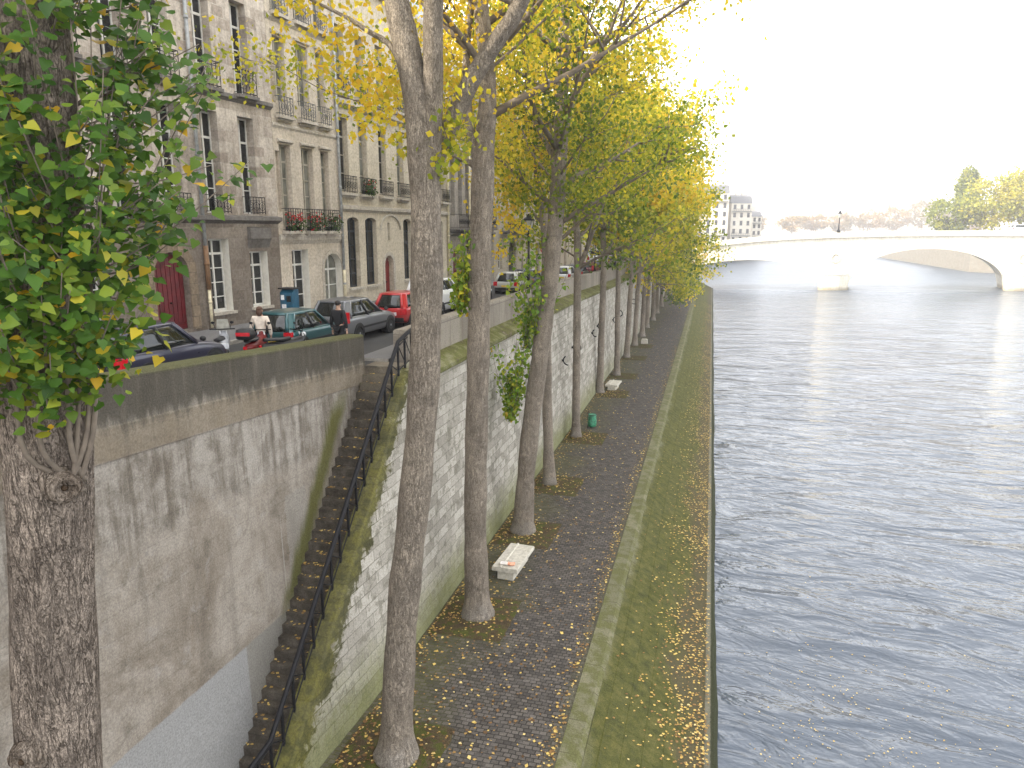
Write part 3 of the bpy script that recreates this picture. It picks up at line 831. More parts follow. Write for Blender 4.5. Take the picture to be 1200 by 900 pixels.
    def archband(s, s0, s1, z1, w=.28, mat='trim_pale', d=.06, z0=None, r=None):
        f = s.f; c = (s0 + s1) / 2; h = (s1 - s0) / 2; r = r or h; zs = z1 - r; N = 12; b = MB()
        z0 = zs if z0 is None else z0
        inn = [(c - h, z0)] + [(c - h * cos(pi * k / N), zs + r * sin(pi * k / N)) for k in range(N + 1)] + [(c + h, z0)]
        out = [(c - h - w, z0)] + [(c - (h + w) * cos(pi * k / N), zs + (r + w) * sin(pi * k / N)) for k in range(N + 1)] + [(c + h + w, z0)]
        for k in range(len(inn) - 1):
            for (A, B_, C_, D_) in (((inn[k], d), (inn[k + 1], d), (out[k + 1], d), (out[k], d)), ((out[k], d), (out[k + 1], d), (out[k + 1], .002), (out[k], .002)), ((inn[k], .002), (inn[k + 1], .002), (inn[k + 1], d), (inn[k], d))):
                b.poly([f((q[0][0], q[1], q[0][1])) for q in (A, B_, C_, D_)])
        b.build('arch_moulding', M[mat], s.root)
    def pipe(s, q, z0, z1, mat='pipe_zinc', r=.06, z2=None, mat2=None):
        f = s.f; b = MB(); b.tube([f((q, .12, z0)), f((q, .12, z1))], r, 8)
        z = z0 + 1
        while z < z1:
            b.tube([f((q, .12, z - .05)), f((q, .12, z + .05))], r * 1.25, 8); z += 2.4
        b.build('drainpipe', M[mat], s.root)

def flowers(F, s0, s1, z0, reds, label_seed):
    """planted box hanging on a balcony: rests on the ledge, so it is a thing of its own"""
    f = F.f; o = F.o
    def w(p): q = f(p); return (q[0] + o.x, q[1] + o.y, q[2] + o.z)
    t = thing('flower_box', label_seed, 'flower box', w((s0, .12, z0)))
    b = MB(); base = Vector(w((s0, .12, z0)))
    def loc(p): return tuple(Vector(w(p)) - base)
    b.box(s0, s1, .05, .22, z0, z0 + .18, 0, loc); b.build('planter', M['plastic'], t)
    n = int(330 * (s1 - s0)); S = RNG.uniform(s0 - .08, s1 + .08, n); D = RNG.uniform(.05, .55, n); Z = z0 + .1 + RNG.random(n) * .75 - .25 * RNG.random(n)
    tint = RNG.random(n) * .55
    red = RNG.random(n) < np.where(Z > z0 + .42, reds, reds * .25); tint[red] = RNG.uniform(.7, 1, red.sum())
    P = [loc((a, b_, c)) for a, b_, c in zip(S, D, Z)]
    leaf_mesh('foliage', P, .10, tint, M['flower_leaf'], t)

def houses():
    # B1 dark weathered house with the big red door
    T = Vector((.10707, .99425)); A0 = Vector((-19.6, 20))
    A = A0 + T * -33.0; Bp = A0 + T * 9.15; o = 33.0  # extra length added out of view, to keep the sun off the quay
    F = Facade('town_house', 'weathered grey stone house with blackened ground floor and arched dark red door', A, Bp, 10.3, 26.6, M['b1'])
    for k, s in enumerate((-15.4, -13.35, -11.3, -9.25, -7.2, -5.2, -3.15, -1.1, .92, 2.95, 5.0, 7.05)):
        a, c = s + o, s + o + .92
        F.window(a, c, 19.6, 23.1, 4, .42); F.railing(a - .05, c + .05, 19.55, 20.5, ledge='trim_dark')
        F.window(a, c, 14.85, 18.72, 4, .42); F.railing(a - .05, c + .1, 14.85, 15.55, .26, None)
        F.window(a, c, 24.2, 26.0, 3)
    F.course(19.22, 19.5, .16); F.course(14.45, 14.75, .26)
    F.window(4.9 + o, 6.0 + o, 10.95, 13.85, 5, .42, 'glass_dark', False, 2); F.sill(4.9 + o, 6.0 + o, 10.95)
    F.window(7.2 + o, 8.3 + o, 10.95, 13.3, 4, .42, 'glass_dark', False, 2); F.sill(7.2 + o, 8.3 + o, 10.95)
    F.course(13.45, 14.3, .18, 'trim_dark', 7.15 + o, 8.45 + o, 'carved_bracket')
    F.door(2.1 + o, 3.75 + o, 10.45, 13.4, 'red_door'); F.archband(2.1 + o, 3.75 + o, 13.4, .38, 'brown_stone', .07, 10.45)
    F.window(-3.6 + o, -2.5 + o, 10.95, 13.5, 4, .4); F.window(-1 + o, .1 + o, 10.95, 13.5, 4, .4)
    F.pipe(4.62 + o, 13.6, 26.5, 'pipe_zinc', .07); F.pipe(4.62 + o, 11.9, 13.6, 'pipe_rust', .09); F.pipe(4.62 + o, 10.4, 11.9, 'pipe_cream', .06)
    F.wall()
    # B2 pale house
    A, Bp = (-18.62, 29.12), (-18.22, 34.1)
    F = Facade('town_house', 'pale rendered house with red flower boxes between weathered house and cream house', A, Bp, 10.25, 27.6, M['b2'])
    y0 = 29.12
    for (a, c) in ((29.5, 30.3), (31.1, 32.0), (32.62, 33.3)):
        a -= y0; c -= y0
        F.window(a, c, 19.7, 22.35, 4, .3, 'glass_curtain', frame='old_paint'); F.railing(a - .06, c + .14, 19.1, 19.9, .2, 'trim_pale', 'iron_grey'); F.lintel(a, c, 22.4)
        F.window(a, c, 14.3, 17.9, 5, .3, 'glass_curtain', frame='old_paint'); F.railing(a - .08, c + .16, 14.15, 15.15, .36, 'trim_pale', 'iron'); F.lintel(a, c, 17.95)
        F.window(a, c, 23.4, 26.2, 4, .3, 'glass_curtain', frame='old_paint'); F.railing(a - .06, c + .14, 23.25, 24.05, .2, 'trim_pale', 'iron_grey')
    for z in (19.6, 15.0): F.opening(.08, .4, z, z + 1.9 if z > 17 else 17.6, False, .15, 1); 
    bb = MB()
    for z, zt in ((19.6, 21.5), (15.0, 17.6)): bb.poly([F.f((.08, -.15, z)), F.f((.4, -.15, z)), F.f((.4, -.15, zt)), F.f((.08, -.15, zt))])
    bb.build('blind_niche', M['b2'], F.root)
    F.window(29.95 - y0, 31.2 - y0, 10.5, 13.3, 4, .4, 'glass_dark', False, 2)
    F.window(32.45 - y0, 34.0 - y0, 10.7, 13.05, 3, .35, 'glass_curtain', True, 2); F.archband(32.45 - y0, 34.0 - y0, 13.05, .18, 'trim_pale', .04, 10.7)
    F.course(13.55, 13.98, .1, 'trim_pale'); F.course(22.9, 23.15, .12, 'trim_pale'); F.course(18.55, 18.75, .06, 'trim_pale')
    F.pipe(34.05 - y0, 10.5, 27.3, 'pipe_zinc', .07); F.pipe(34.05 - y0, 10.4, 12.2, 'pipe_cream', .075)
    F.wall()
    flowers(F, .45, 1.35, 14.17, .5, 'window box with many red flowers on the pale house, nearest the weathered house')
    flowers(F, 2.05, 2.95, 14.17, .35, 'window box with few red flowers on the pale house, middle one of its balconies')
    flowers(F, 3.55, 4.35, 14.17, .12, 'window box of almost bare green leaves on the pale house, beside the drainpipe')
    # B3 cream house
    y0 = 34.12
    F = Facade('town_house', 'cream limestone house with tall dark segmental windows and small red arched door', (-18.2, y0), (-18.05, 49.4), 10.15, 26.4, M['b3'])
    for k, a in enumerate((34.25, 36.35, 38.7, 41.1, 43.5, 45.9, 48.0)):
        a -= y0; c = a + .95
        F.window(a, c, 16.15, 19.7, 4, .3, 'glass_curtain' if k % 2 else 'glass_dark', frame='old_paint'); F.railing(a - .1, c + .35, 16.05, 16.9, .24, 'trim_pale', 'iron'); F.lintel(a, c, 19.78)
        F.window(a, c, 21.0, 24.0, 4, .3, 'glass_curtain', frame='old_paint'); F.railing(a - .1, c + .15, 20.9, 21.6, .2, 'trim_pale', 'iron')
    for a, c in ((34.75, 36.0), (36.75, 38.1), (41.75, 42.95), (43.9, 45.2), (47.0, 48.4)):
        F.window(a - y0, c - y0, 11.2, 14.85, 5, .3, 'glass_dark', .22, 1, 'shutter_dark'); F.sill(a - y0, c - y0, 11.2)
    F.door(38.95 - y0, 40.15 - y0, 10.15, 12.75, 'bright_red_door'); F.archband(38.95 - y0, 40.15 - y0, 12.75, .22, 'trim_pale', .05, 10.15)
    F.archband(38.6 - y0, 41.2 - y0, 15.0, .12, 'trim_pale', .09, 14.2, .8)
    F.window(39.5 - y0, 39.85 - y0, 13.6, 14.6, 2, .2, 'glass_dark', mull=False)
    F.course(15.1, 15.42, .16, 'trim_pale'); F.course(20.15, 20.55, .3, 'trim_pale')
    F.pipe(49.2 - y0, 10.4, 26, 'pipe_cream', .09)
    F.wall()
    flowers(F, 2.3, 3.3, 16.07, .1, 'small flower box on the cream house balcony above the dark windows')
    # B4 grey-brown house
    y0 = 49.42
    F = Facade('town_house', 'grey brown house with narrow tall bays and a long dark balcony, seen between two trunks', (-18.1, y0), (-18.0, 60.6), 9.9, 24.4, M['b4'])
    for a in (50.2, 51.8, 53.4, 55.0, 56.6, 58.2):
        a -= y0
        F.window(a, a + .85, 15.2, 19.2, 4, .4); F.window(a, a + .85, 20.4, 22.9, 3, .3)
        F.window(a, a + .85, 11.3, 13.4, 3, .3) if a > 3.4 else None
    F.railing(50.0 - y0, 59.3 - y0, 14.3, 15.3, .7, 'trim_dark')
    F.door(50.5 - y0, 51.9 - y0, 9.95, 12.9, 'red_door'); F.course(13.75, 14.0, .2); F.course(19.7, 20.0, .2, 'trim_pale')
    F.pipe(54.0 - y0, 10, 24, 'pipe_cream', .09); F.wall()
    # B5 buff house with balcony and arch
    y0 = 60.62
    F = Facade('town_house', 'buff stone house with iron balcony over an arched carriage door beyond the street lamp', (-18.0, y0), (-18.1, 76), 9.7, 25.0, M['b5'])
    for a in (61.6, 64.2, 66.8, 69.4, 72.0, 74.2):
        a -= y0
        F.window(a, a + 1, 15.0, 18.2, 4); F.window(a, a + 1, 19.6, 22.4, 3)
    F.railing(62.6 - y0, 71.6 - y0, 14.1, 15.1, .7, 'trim_dark')
    F.door(65.3 - y0, 68.2 - y0, 9.7, 13.5, 'dark_wood'); F.archband(65.3 - y0, 68.2 - y0, 13.5, .3, 'trim_pale', .06, 9.7)
    for a in (70.2, 72.2): F.window(a - y0, a + .9 - y0, 10.4, 11.5, 2)
    F.window(62 - y0, 63.2 - y0, 10.8, 13, 3); F.wall()
    # further houses along the quay
    yy = 76.02
    for k, (L, h, mt, lab) in enumerate(((16, 24.2, 'b2', 'pale plain house with small square windows behind the slim forked trunk'), (19, 25.5, 'b3', 'cream house with three rows of tall windows far along the quay street'),
                                         (18, 23.6, 'b5', 'buff house far along the street, partly hidden by the row of trunks'), (21, 24.6, 'b2', 'last pale house of the quay street before the bridge'))):
        z = street(yy + L / 2)
        F = Facade('town_house', lab, (-18.1 - .1 * k, yy), (-18.2 - .1 * k, yy + L), z, h, M[mt])
        n = int(L / 2.7)
        for i in range(n):
            a = 1.0 + i * (L - 1.6) / n
            F.window(a, a + 1.0, 14.6, 17.2 if k else 15.7, 3); F.window(a, a + 1.0, 18.6, 21.2, 3)
            if i % 3: F.window(a, a + 1.0, z + 1.1, z + 3.2, 2)
        F.door(1.0, 2.6, z, z + 3.3, ('dark_wood', 'red_door')[k % 2]); F.course(z + 4.2, z + 4.45, .15, 'trim_pale'); F.wall()
        yy += L + .02
houses()

# ------------------------------------------------------------------ trees
def limb_path(p, d, L, n=5, up=.25, wob=.12):
    p = Vector(p); d = Vector(d).normalized(); out = [p.copy()]
    for i in range(n):
        d = (d + Vector((random.gauss(0, wob), random.gauss(0, wob), random.gauss(0, wob) + up / n))).normalized()
        p = p + d * (L / n); out.append(p.copy())
    return out

def smooth_path(pts, k=4):
    """Catmull-Rom through the given points"""
    P = [Vector(q[:3]) for q in pts]; R = [q[3] for q in pts]; out = []; rr = []
    for i in range(len(P) - 1):
        a, b, c, d = P[max(i - 1, 0)], P[i], P[i + 1], P[min(i + 2, len(P) - 1)]
        for j in range(k):
            t = j / k
            out.append(.5 * ((2 * b) + (c - a) * t + (2 * a - 5 * b + 4 * c - d) * t * t + (3 * b - a - 3 * c + d) * t ** 3)); rr.append(lerp(R[i], R[i + 1], t))
    out.append(P[-1]); rr.append(R[-1])
    return out, rr

def poplar(label, base, trunk, forks, zc0, zc1, rad, nlimb, per, lsize, tint0, seed, name='poplar_tree', group='poplars along the lower quay', mat='bark', leaf='leaf_autumn', low_right=None, subs=6, clumps=4, extra=None, sides=14, shape='quad', spread=.5, cat='tree', zdense=None):
    """trunk/forks: lists of (x,y,z,r) in world; crown grown from limbs between zc0 and zc1"""
    random.seed(seed)
    global RNG
    RNG = np.random.default_rng(seed)
    t = thing(name, label, cat, base, 0, group); o = Vector(base)
    b = MB()
    pts, rr = smooth_path(trunk, 5)
    # root flare
    pts2, rr2 = [], []
    for p, r in zip(pts, rr):
        h = p.z - o.z
        rr2.append(r * (1 + .42 * math.exp(-max(h, 0) / .35) + .05 * sin(h * 2.7 + seed))); pts2.append(p - o)
    b.tube(pts2, rr2, sides, 0, True, .035)
    axis = [pts]; axr = [rr]
    for fk in forks:
        q, r = smooth_path(fk, 4); b.tube([x - o for x in q], r, 10, 0, True, .03); axis.append(q); axr.append(r)
    leafP = []; leafT = []
    br = MB()
    def point_at(z):
        k = random.choices(range(len(axis)), [2.0] + [1.2] * (len(axis) - 1))[0]
        A = axis[k]; best = min(range(len(A)), key=lambda i: abs(A[i].z - z)); return A[best], axr[k][best]
    top = max(A[-1].z for A in axis)
    for i in range(nlimb):
        f = (i + .5) / nlimb
        z = lerp(zc0, zc1, f ** 1.05) + random.uniform(-.6, .6)
        p, pr = point_at(min(z - 1.0, top))
        az = i * 2.399 + random.uniform(-.5, .5)
        g = sin(pi * min(1, .18 + .82 * f)) ** .6 if f > .5 else 1.0
        R = rad * g * random.uniform(.65, 1.08)
        sx = 1.0
        d = Vector((cos(az) * sx, sin(az), random.uniform(.35, .8)))
        if low_right and f < .45 and d.x > 0: d.z = random.uniform(-.25, .2)
        start = Vector(p)
        if z > top: start = start + Vector((0, 0, 0)); d.z += .8
        L = R * random.uniform(1.0, 1.25)
        lp = limb_path(start, d, L, 5, -.5 if (low_right and f < .45 and d.x > 0) else .3, .10)
        r0 = min(.5 * pr, .03 + .016 * L)
        br.tube([q - o for q in lp], [lerp(r0, .012, k / 5) for k in range(6)], 6)
        tl = random.gauss(0, .14)
        for s in range(subs):
            k = random.uniform(.25, 1.0); q = lp[min(4, int(k * 5))].lerp(lp[min(5, int(k * 5) + 1)], k * 5 % 1)
            dd = (lp[-1] - lp[0]).normalized() + Vector((random.gauss(0, .75), random.gauss(0, .75), random.gauss(.1, .55)))
            sl = L * random.uniform(.22, .45)
            sp = limb_path(q, dd, sl, 3, .1, .18)
            br.tube([x - o for x in sp], [r0 * .35, r0 * .25, .012, .006], 4)
            ts = tl + random.gauss(0, .13)
            for c in range(clumps):
                cc = sp[0].lerp(sp[-1], (c + 1.1) / clumps) + Vector((random.gauss(0, .25), random.gauss(0, .25), random.gauss(-.1, .25)))
                n = int(per * 1.2 * random.uniform(.35, 1.55))
                pp = RNG.normal(size=(n, 3)) * np.array([spread, spread, spread * .8]) + np.array(cc)
                leafP.append(pp)
                hz = (cc.z - zc0) / (zc1 - zc0) + .22
                leafT.append(np.full(n, tint0 + ts + .18 * (hz - .4)) + RNG.normal(size=n) * .13)
    if extra:
        for (c, sg, n, tt) in extra:
            leafP.append(RNG.normal(size=(n, 3)) * np.array(sg) + np.array(c)); leafT.append(np.full(n, tt) + RNG.normal(size=n) * .12)
    br_o = br.build('branches', M['twig'], t)
    tr = b.build('trunk', M[mat], t)
    P = np.concatenate(leafP) - np.array(base); Tn = np.concatenate(leafT)
    leaf_mesh('crown', P, lsize * RNG.uniform(.7, 1.3, len(P)), Tn, M[leaf], t, shape=shape)
    return t

def shoots(parent, base, spots, seed, size=.13, per=26, mat='leaf_green', tint=.45, name='leafy_shoots'):
    """upright epicormic shoots; spots: (x,y,z, height, spread, n) in world"""
    global RNG
    RNG = np.random.default_rng(seed); random.seed(seed)
    o = Vector(base); b = MB(); P = []
    for (x, y, z, h, sp, n) in spots:
        for i in range(n):
            q = limb_path((x + random.gauss(0, sp * .2), y + random.gauss(0, sp * .2), z), (random.gauss(0, sp * .45), random.gauss(0, sp * .45), 1), h * random.uniform(.5, 1.05), 4, .2, .12)
            b.tube([v - o for v in q], [.012, .010, .008, .006, .004], 4)
            for k in range(per):
                f = random.random(); a = q[int(f * 3.99)].lerp(q[int(f * 3.99) + 1], f * 3.99 % 1)
                P.append((a.x + random.gauss(0, .11) - o.x, a.y + random.gauss(0, .11) - o.y, a.z + random.gauss(0, .08) - o.z))
    s = b.build(name, M['twig'], parent)
    n = len(P); leaf_mesh('leaves', P, size * RNG.uniform(.65, 1.25, n), tint + RNG.normal(size=n) * .2, M[mat], s, shape='leaf')
    return s

def big_tree():
    """the nearest tree: furrowed trunk, burl and a mass of green shoots"""
    base = (-7.85, 6.3, PATH); o = Vector(base)
    t = thing('poplar_tree', 'nearest poplar with thick furrowed trunk, round burl and mass of large green leaves', 'tree', base, 0, 'poplars along the lower quay')
    random.seed(3); b = MB()
    tr = [(-8.0, 6.3, 1.85, .72), (-7.95, 6.3, 3.0, .60), (-7.86, 6.3, 5.5, .575), (-7.70, 6.3, 7.7, .565), (-7.44, 6.3, 9.86, .545), (-7.28, 6.3, 10.97, .535), (-7.15, 6.3, 12.02, .53), (-6.93, 6.3, 13.93, .50), (-6.78, 6.3, 15.47, .48), (-6.70, 6.3, 17.5, .45), (-6.6, 6.3, 20.5, .38), (-6.4, 6.3, 24, .25), (-6.2, 6.3, 27, .1)]
    pts, rr = smooth_path([(a, c, d, e * .83) for a, c, d, e in tr], 8)
    rings = []; n = 40
    ph = [random.uniform(0, 6.28) for _ in range(6)]
    for i, (p, r) in enumerate(zip(pts, rr)):
        ring = []
        for j in range(n):
            a = 2 * pi * j / n
            k = 1 + .022 * sin(5 * a + ph[0] + .35 * p.z) + .018 * sin(9 * a + ph[1] - .5 * p.z) + .012 * sin(17 * a + ph[2] + p.z) + random.uniform(-.012, .012)
            k += .018 * sin(p.z * 1.9 + ph[3]) + .25 * math.exp(-max(p.z - PATH, 0) / .5) * (1 + .3 * sin(5 * a))
            ring.append((p.x + r * k * cos(a) - o.x, p.y + r * k * sin(a) - o.y, p.z - o.z))
        rings.append(ring)
    b.loft(rings, 0, True)
    b.build('trunk', M['bark_dark'], t)
    # unit vector from trunk to the camera, and to the right as the street sees it
    def on_trunk(z, side, push=1.0):
        """side -1..1 across the visible face"""
        p = min(zip(pts, rr), key=lambda q: abs(q[0].z - z)); c, r = p
        f = Vector((.766, -.643, 0)); s = Vector((.643, .766, 0))
        a = side * 1.45
        return c + (f * cos(a) + s * sin(a)) * r * push
    def knot(z, side, R, proud, stub=True):
        c = on_trunk(z, side); ax = (c - min(pts, key=lambda q: abs(q.z - z)));  ax.z = 0; ax.normalize(); ax.z = -.1
        bb = MB(); u = Vector((0, 0, 1)); w = ax.cross(u).normalized(); u = w.cross(ax).normalized()
        prof = [(1.5, -.10), (1.28, .02), (1.12, .45 * proud / R * R), (1.0, proud * .9), (.78, proud * 1.05), (.55, proud * .92), (.34, proud * .80), (.2, proud * .62)]
        rr_ = []
        for (k, h) in prof:
            rr_.append([tuple(c - o + ax * h + (u * sin(2 * pi * j / 20) + w * cos(2 * pi * j / 20)) * R * k * (1 + .07 * sin(3 * 2 * pi * j / 20 + z) + random.uniform(-.03, .03))) for j in range(20)])
        bb.loft(rr_, 0, True); kn = bb.build('burl', M['knot'], t)
        b2 = MB(); q = c - o + ax * (proud * .66); b2.ball(q, R * .24, R * .24, R * .24, 10, 6); b2.build('knot_heart', M['knot_hole'], kn)
        return c
    cb = knot(11.42, .12, .16, .22)
    knot(8.1, -.55, .17, .12)
    # bark ridges hanging round the burl, roots of the shoots
    bb = MB()
    ends = []
    for k, (sd, dz, bow) in enumerate(((.42, 1.5, .35), (.30, 1.1, .25), (-.1, 1.0, .2), (.5, 2.2, .45), (.2, 1.7, .3), (-.3, 1.4, .25))):
        a = on_trunk(11.5, .2 + .05 * k, 1.2); m1 = on_trunk(11.5 + dz * .3, sd, 1.0 + bow); e = on_trunk(11.5 + dz, sd * 1.3, 1.25)
        q, r = smooth_path([(*a, .035), (*m1, .03), (*e, .022)], 5); bb.tube([x - o for x in q], r, 6); ends.append(e)
    bb.ring(on_trunk(11.45, .34, 1.12) - o, .12, .028, (.766, -.643, .1), 14, 6, 0, 0, 4.6)
    sh = bb.build('shoots', M['twig'], t)
    # leaves: envelope given as outline (right edge, left edge) by height, in metres across the visible face
    right = [(11.5, .15), (11.9, .25), (12.2, .75), (12.45, .55), (12.75, .85), (13.1, 1.3), (13.5, 1.55), (13.9, 1.95), (14.3, 2.05), (14.7, 1.75), (15.1, 1.55), (15.5, 1.75), (15.9, 1.65), (16.3, 1.15), (16.8, 1.1), (17.4, 1.2), (18.2, .9)]
    global RNG
    RNG = np.random.default_rng(11)
    f = Vector((.766, -.643, 0)); s = Vector((.643, .766, 0))
    P = []; T = []; tw = MB()
    for i in range(255):
        z = random.uniform(12.75, 18.2); Rr = interp(z - .5, right)
        u = random.uniform(-1.35, 1) ; u = u * (Rr * 1.12 if u > 0 else 1.05)
        if z > 15.3 and u < .25 and random.random() < .72: continue
        if -.1 < u < .45 and random.random() < .45: continue
        dpt = random.uniform(.0, .75) + .35 * (abs(u) < .5)
        if abs(u) > .8: dpt = random.uniform(-.8, .7)
        c0 = min(pts, key=lambda q: abs(q.z - z))
        rt = .5
        e = c0 + s * u + f * (dpt + (.42 if abs(u) < .55 else .12)); e.z = z
        st = min(ends, key=lambda q: (q - e).length) if random.random() < .3 else on_trunk(max(12.3, z - random.uniform(.3, 1.0)), max(-1, min(1, u * .8)))
        mid = st.lerp(e, .5) + Vector((0, 0, -.1)) + f * .1
        q, r = smooth_path([(*st, .011), (*mid, .009), (*e, .005)], 4)
        tw.tube([x - o for x in q], r, 4)
        n = random.randint(20, 38); tl = random.gauss(.42, .16)
        for k in range(n):
            g = random.uniform(.35, 1.05); a = q[int(min(.999, g) * 8)]
            P.append((a.x + random.gauss(0, .13) - o.x, a.y + random.gauss(0, .13) - o.y, a.z + random.gauss(-.04, .13) - o.z)); T.append(tl + random.gauss(0, .16) + (.5 if random.random() < .05 else 0))
    # a few yellow leaves hanging over the parapet at the bottom of the mass
    for (u, z) in ((.35, 12.75), (.42, 12.6), (.5, 12.72), (.95, 12.85), (1.05, 12.75), (1.15, 12.9), (.7, 12.62), (.8, 13.1), (1.1, 13.05), (.6, 13.0), (.85, 12.65)):
        c0 = min(pts, key=lambda q: abs(q.z - z)); e = c0 + s * u + f * .55
        P.append((e.x - o.x, e.y - o.y, z - o.z)); T.append(random.uniform(.8, .97))
    tw.build('twigs', M['twig'], t)
    n = len(P)
    leaf_mesh('leaves', P, .112 * RNG.uniform(.5, 1.45, n), T, M['leaf_green'], t, shape='leaf', up=.5, nrm=(.45, -.4, .35))
    # crown high above the frame
    LP = []; LT = []; br = MB()
    for i in range(16):
        z = lerp(19.5, 26, i / 16); p = min(pts, key=lambda q: abs(q.z - z)); az = i * 2.4
        lp = limb_path(p, (cos(az), sin(az), .7), 4.6 * (1.1 - .5 * i / 16), 5, .3, .1)
        br.tube([q - o for q in lp], [.1, .08, .06, .04, .02, .01], 6)
        for c in range(14):
            cc = lp[2 + c % 4] + Vector((random.gauss(0, .8), random.gauss(0, .8), random.gauss(.2, .6)))
            LP.append(RNG.normal(size=(22, 3)) * .4 + np.array(cc) - np.array(base)); LT.append(np.full(22, random.gauss(.5, .15)))
    br.build('branches', M['twig'], t)
    leaf_mesh('crown', np.concatenate(LP), .17, np.concatenate(LT), M['leaf_autumn'], t)
big_tree()

def trees():
    # second tree (fork and big diagonal limb)
    Y = 13.89
    tr = [(-6.61, Y, 1.85, .40), (-6.56, Y, 3.0, .37), (-6.40, Y, 5.0, .355), (-6.25, Y, 6.4, .35), (-6.0, Y, 8.15, .335), (-5.72, Y, 10.48, .325), (-5.57, Y, 12.82, .32), (-5.53, Y, 14.6, .31), (-5.56, Y, 15.6, .30), (-5.66, Y, 16.6, .27), (-5.84, Y, 17.6, .25), (-6.05, Y, 18.6, .235), (-6.3, Y, 20.5, .2), (-6.4, Y, 23, .14), (-6.5, Y, 27, .05)]
    fk = [[(-5.55, Y, 14.6, .22), (-5.40, Y, 15.8, .21), (-5.34, Y + .02, 16.9, .20), (-5.28, Y, 18.4, .185), (-5.15, Y, 21, .15), (-5.0, Y, 25, .06)],
          [(-5.50, Y + .05, 15.2, .15), (-5.28, Y + .5, 16.0, .19), (-4.75, Y + .5, 17.0, .18), (-4.2, Y + .5, 17.75, .165), (-3.75, Y + .5, 18.35, .155), (-2.9, Y + .5, 20.2, .12), (-2.5, Y + .6, 23, .05)],
          [(-5.66, Y, 16.6, .09), (-6.16, Y + .1, 17.62, .06), (-6.68, Y + .1, 17.98, .05), (-7.2, Y + .2, 18.3, .04), (-8.4, Y + .5, 18.9, .02)]]
    ex = []
    random.seed(5)
    for (x, z, sg, n, tt) in ((-7.2, 18.05, .28, 120, .8), (-7.5, 17.35, .22, 90, .82), (-6.75, 17.2, .28, 130, .85), (-6.9, 16.65, .2, 80, .82), (-6.35, 16.9, .22, 80, .78), (-7.1, 16.2, .16, 36, .75), (-6.3, 16.3, .2, 45, .7), (-6.1, 15.85, .18, 40, .6), (-7.85, 17.9, .16, 30, .8), (-8.6, 18.0, .16, 26, .8),
                              (-5.15, 15.9, .22, 110, .45), (-5.1, 15.5, .2, 70, .42), (-4.95, 16.2, .2, 60, .5), (-4.75, 16.9, .18, 30, .6), (-8.2, 18.6, .3, 90, .75), (-6.2, 18.5, .4, 90, .8)):
        ex.append(((x, Y + random.uniform(-.1, .5), z), (sg, .3, sg * .9), n, tt))
    a = poplar('poplar with big diagonal limb and forked top, second nearest tree on the quay', (-6.61, Y, PATH), tr, fk, 19.3, 27, 5.2, 22, 22, .13, .66, 21, extra=ex, sides=20)
    # third
    Y = 20.6
    tr = [(-6.73, Y, 1.85, .42), (-6.76, Y, 3.4, .37), (-6.78, Y, 5.45, .355), (-6.65, Y, 9.6, .34), (-6.53, Y, 13.45, .33), (-6.42, Y, 15.85, .32), (-6.26, Y, 18.1, .22), (-6.35, Y, 19.25, .215), (-6.46, Y, 20.5, .20), (-6.5, Y, 23, .15), (-6.4, Y, 27, .05)]
    fk = [[(-6.5, Y, 15.3, .17), (-6.62, Y, 16.3, .15), (-6.84, Y, 17.3, .12), (-6.88, Y, 19.1, .105), (-6.72, Y, 20.4, .09), (-6.6, Y + .3, 24, .03)],
          [(-6.5, Y, 15.9, .10), (-7.1, Y, 16.22, .085), (-7.85, Y, 16.56, .07), (-8.8, Y + .3, 17.4, .04)]]
    ex = [((-7.6, Y + 1, 17.6), (.7, .8, .9), 520, .8), ((-6.0, Y + .6, 16.9), (.3, .3, .5), 120, .72), ((-7.2, Y + .5, 19.2), (.8, .8, .8), 600, .82), ((-5.6, Y + .5, 18.6), (.7, .8, .8), 300, .7)]
    a = poplar('third nearest poplar, with dark upper trunk and thin limb, standing before the stone bench', (-6.73, Y, PATH), tr, fk, 18.2, 27, 5.6, 24, 24, .13, .68, 22, extra=ex, sides=18)
    shoots(a, (-6.73, Y, PATH), [(-7.05, Y - .1, 12.1, 2.1, .26, 12), (-7.15, Y, 11.8, 1.3, .26, 10)], 31, .14, 30, 'leaf_spray', .6)
    # fourth: leaning, dense green-yellow crown
    Y = 27.5
    tr = [(-6.96, Y, 1.85, .43), (-6.90, Y, 3.2, .385), (-6.85, Y, 4.24, .37), (-6.65, Y, 6.43, .36), (-6.22, Y, 9.92, .335), (-5.85, Y, 13.0, .315), (-5.63, Y, 16.35, .29), (-5.57, Y, 19.33, .24), (-5.5, Y, 22.2, .18), (-5.4, Y, 28, .05)]
    fk = [[(-5.62, Y, 17.0, .17), (-5.2, Y, 18.7, .14), (-4.74, Y, 19.6, .12), (-4.29, Y, 20.4, .10), (-3.13, Y, 21.5, .06), (-2.2, Y, 23, .02)],
          [(-5.66, Y, 15.8, .12), (-5.95, Y, 17.0, .10), (-6.45, Y, 17.9, .08), (-7.1, Y, 19.4, .05)]]
    ex = [((-7.6, Y + 1.0, 15.9), (.55, .5, .35), 420, .82), ((-7.9, Y + .6, 14.9), (.4, .4, .35), 240, .85), ((-7.4, Y + .4, 14.3), (.3, .3, .2), 90, .8), ((-8.1, Y + .6, 13.3), (.15, .15, .3), 60, .85), ((-6.7, Y, 15.6), (.5, .5, .5), 260, .35), ((-5.0, Y - .5, 15.5), (.8, .6, .5), 420, .25)]
    a = poplar('leaning poplar with broad green and yellow crown, next beyond the stone bench', (-6.96, Y, PATH), tr, fk, 15.0, 27, 5.6, 30, 26, .15, .42, 23, extra=ex, sides=16)
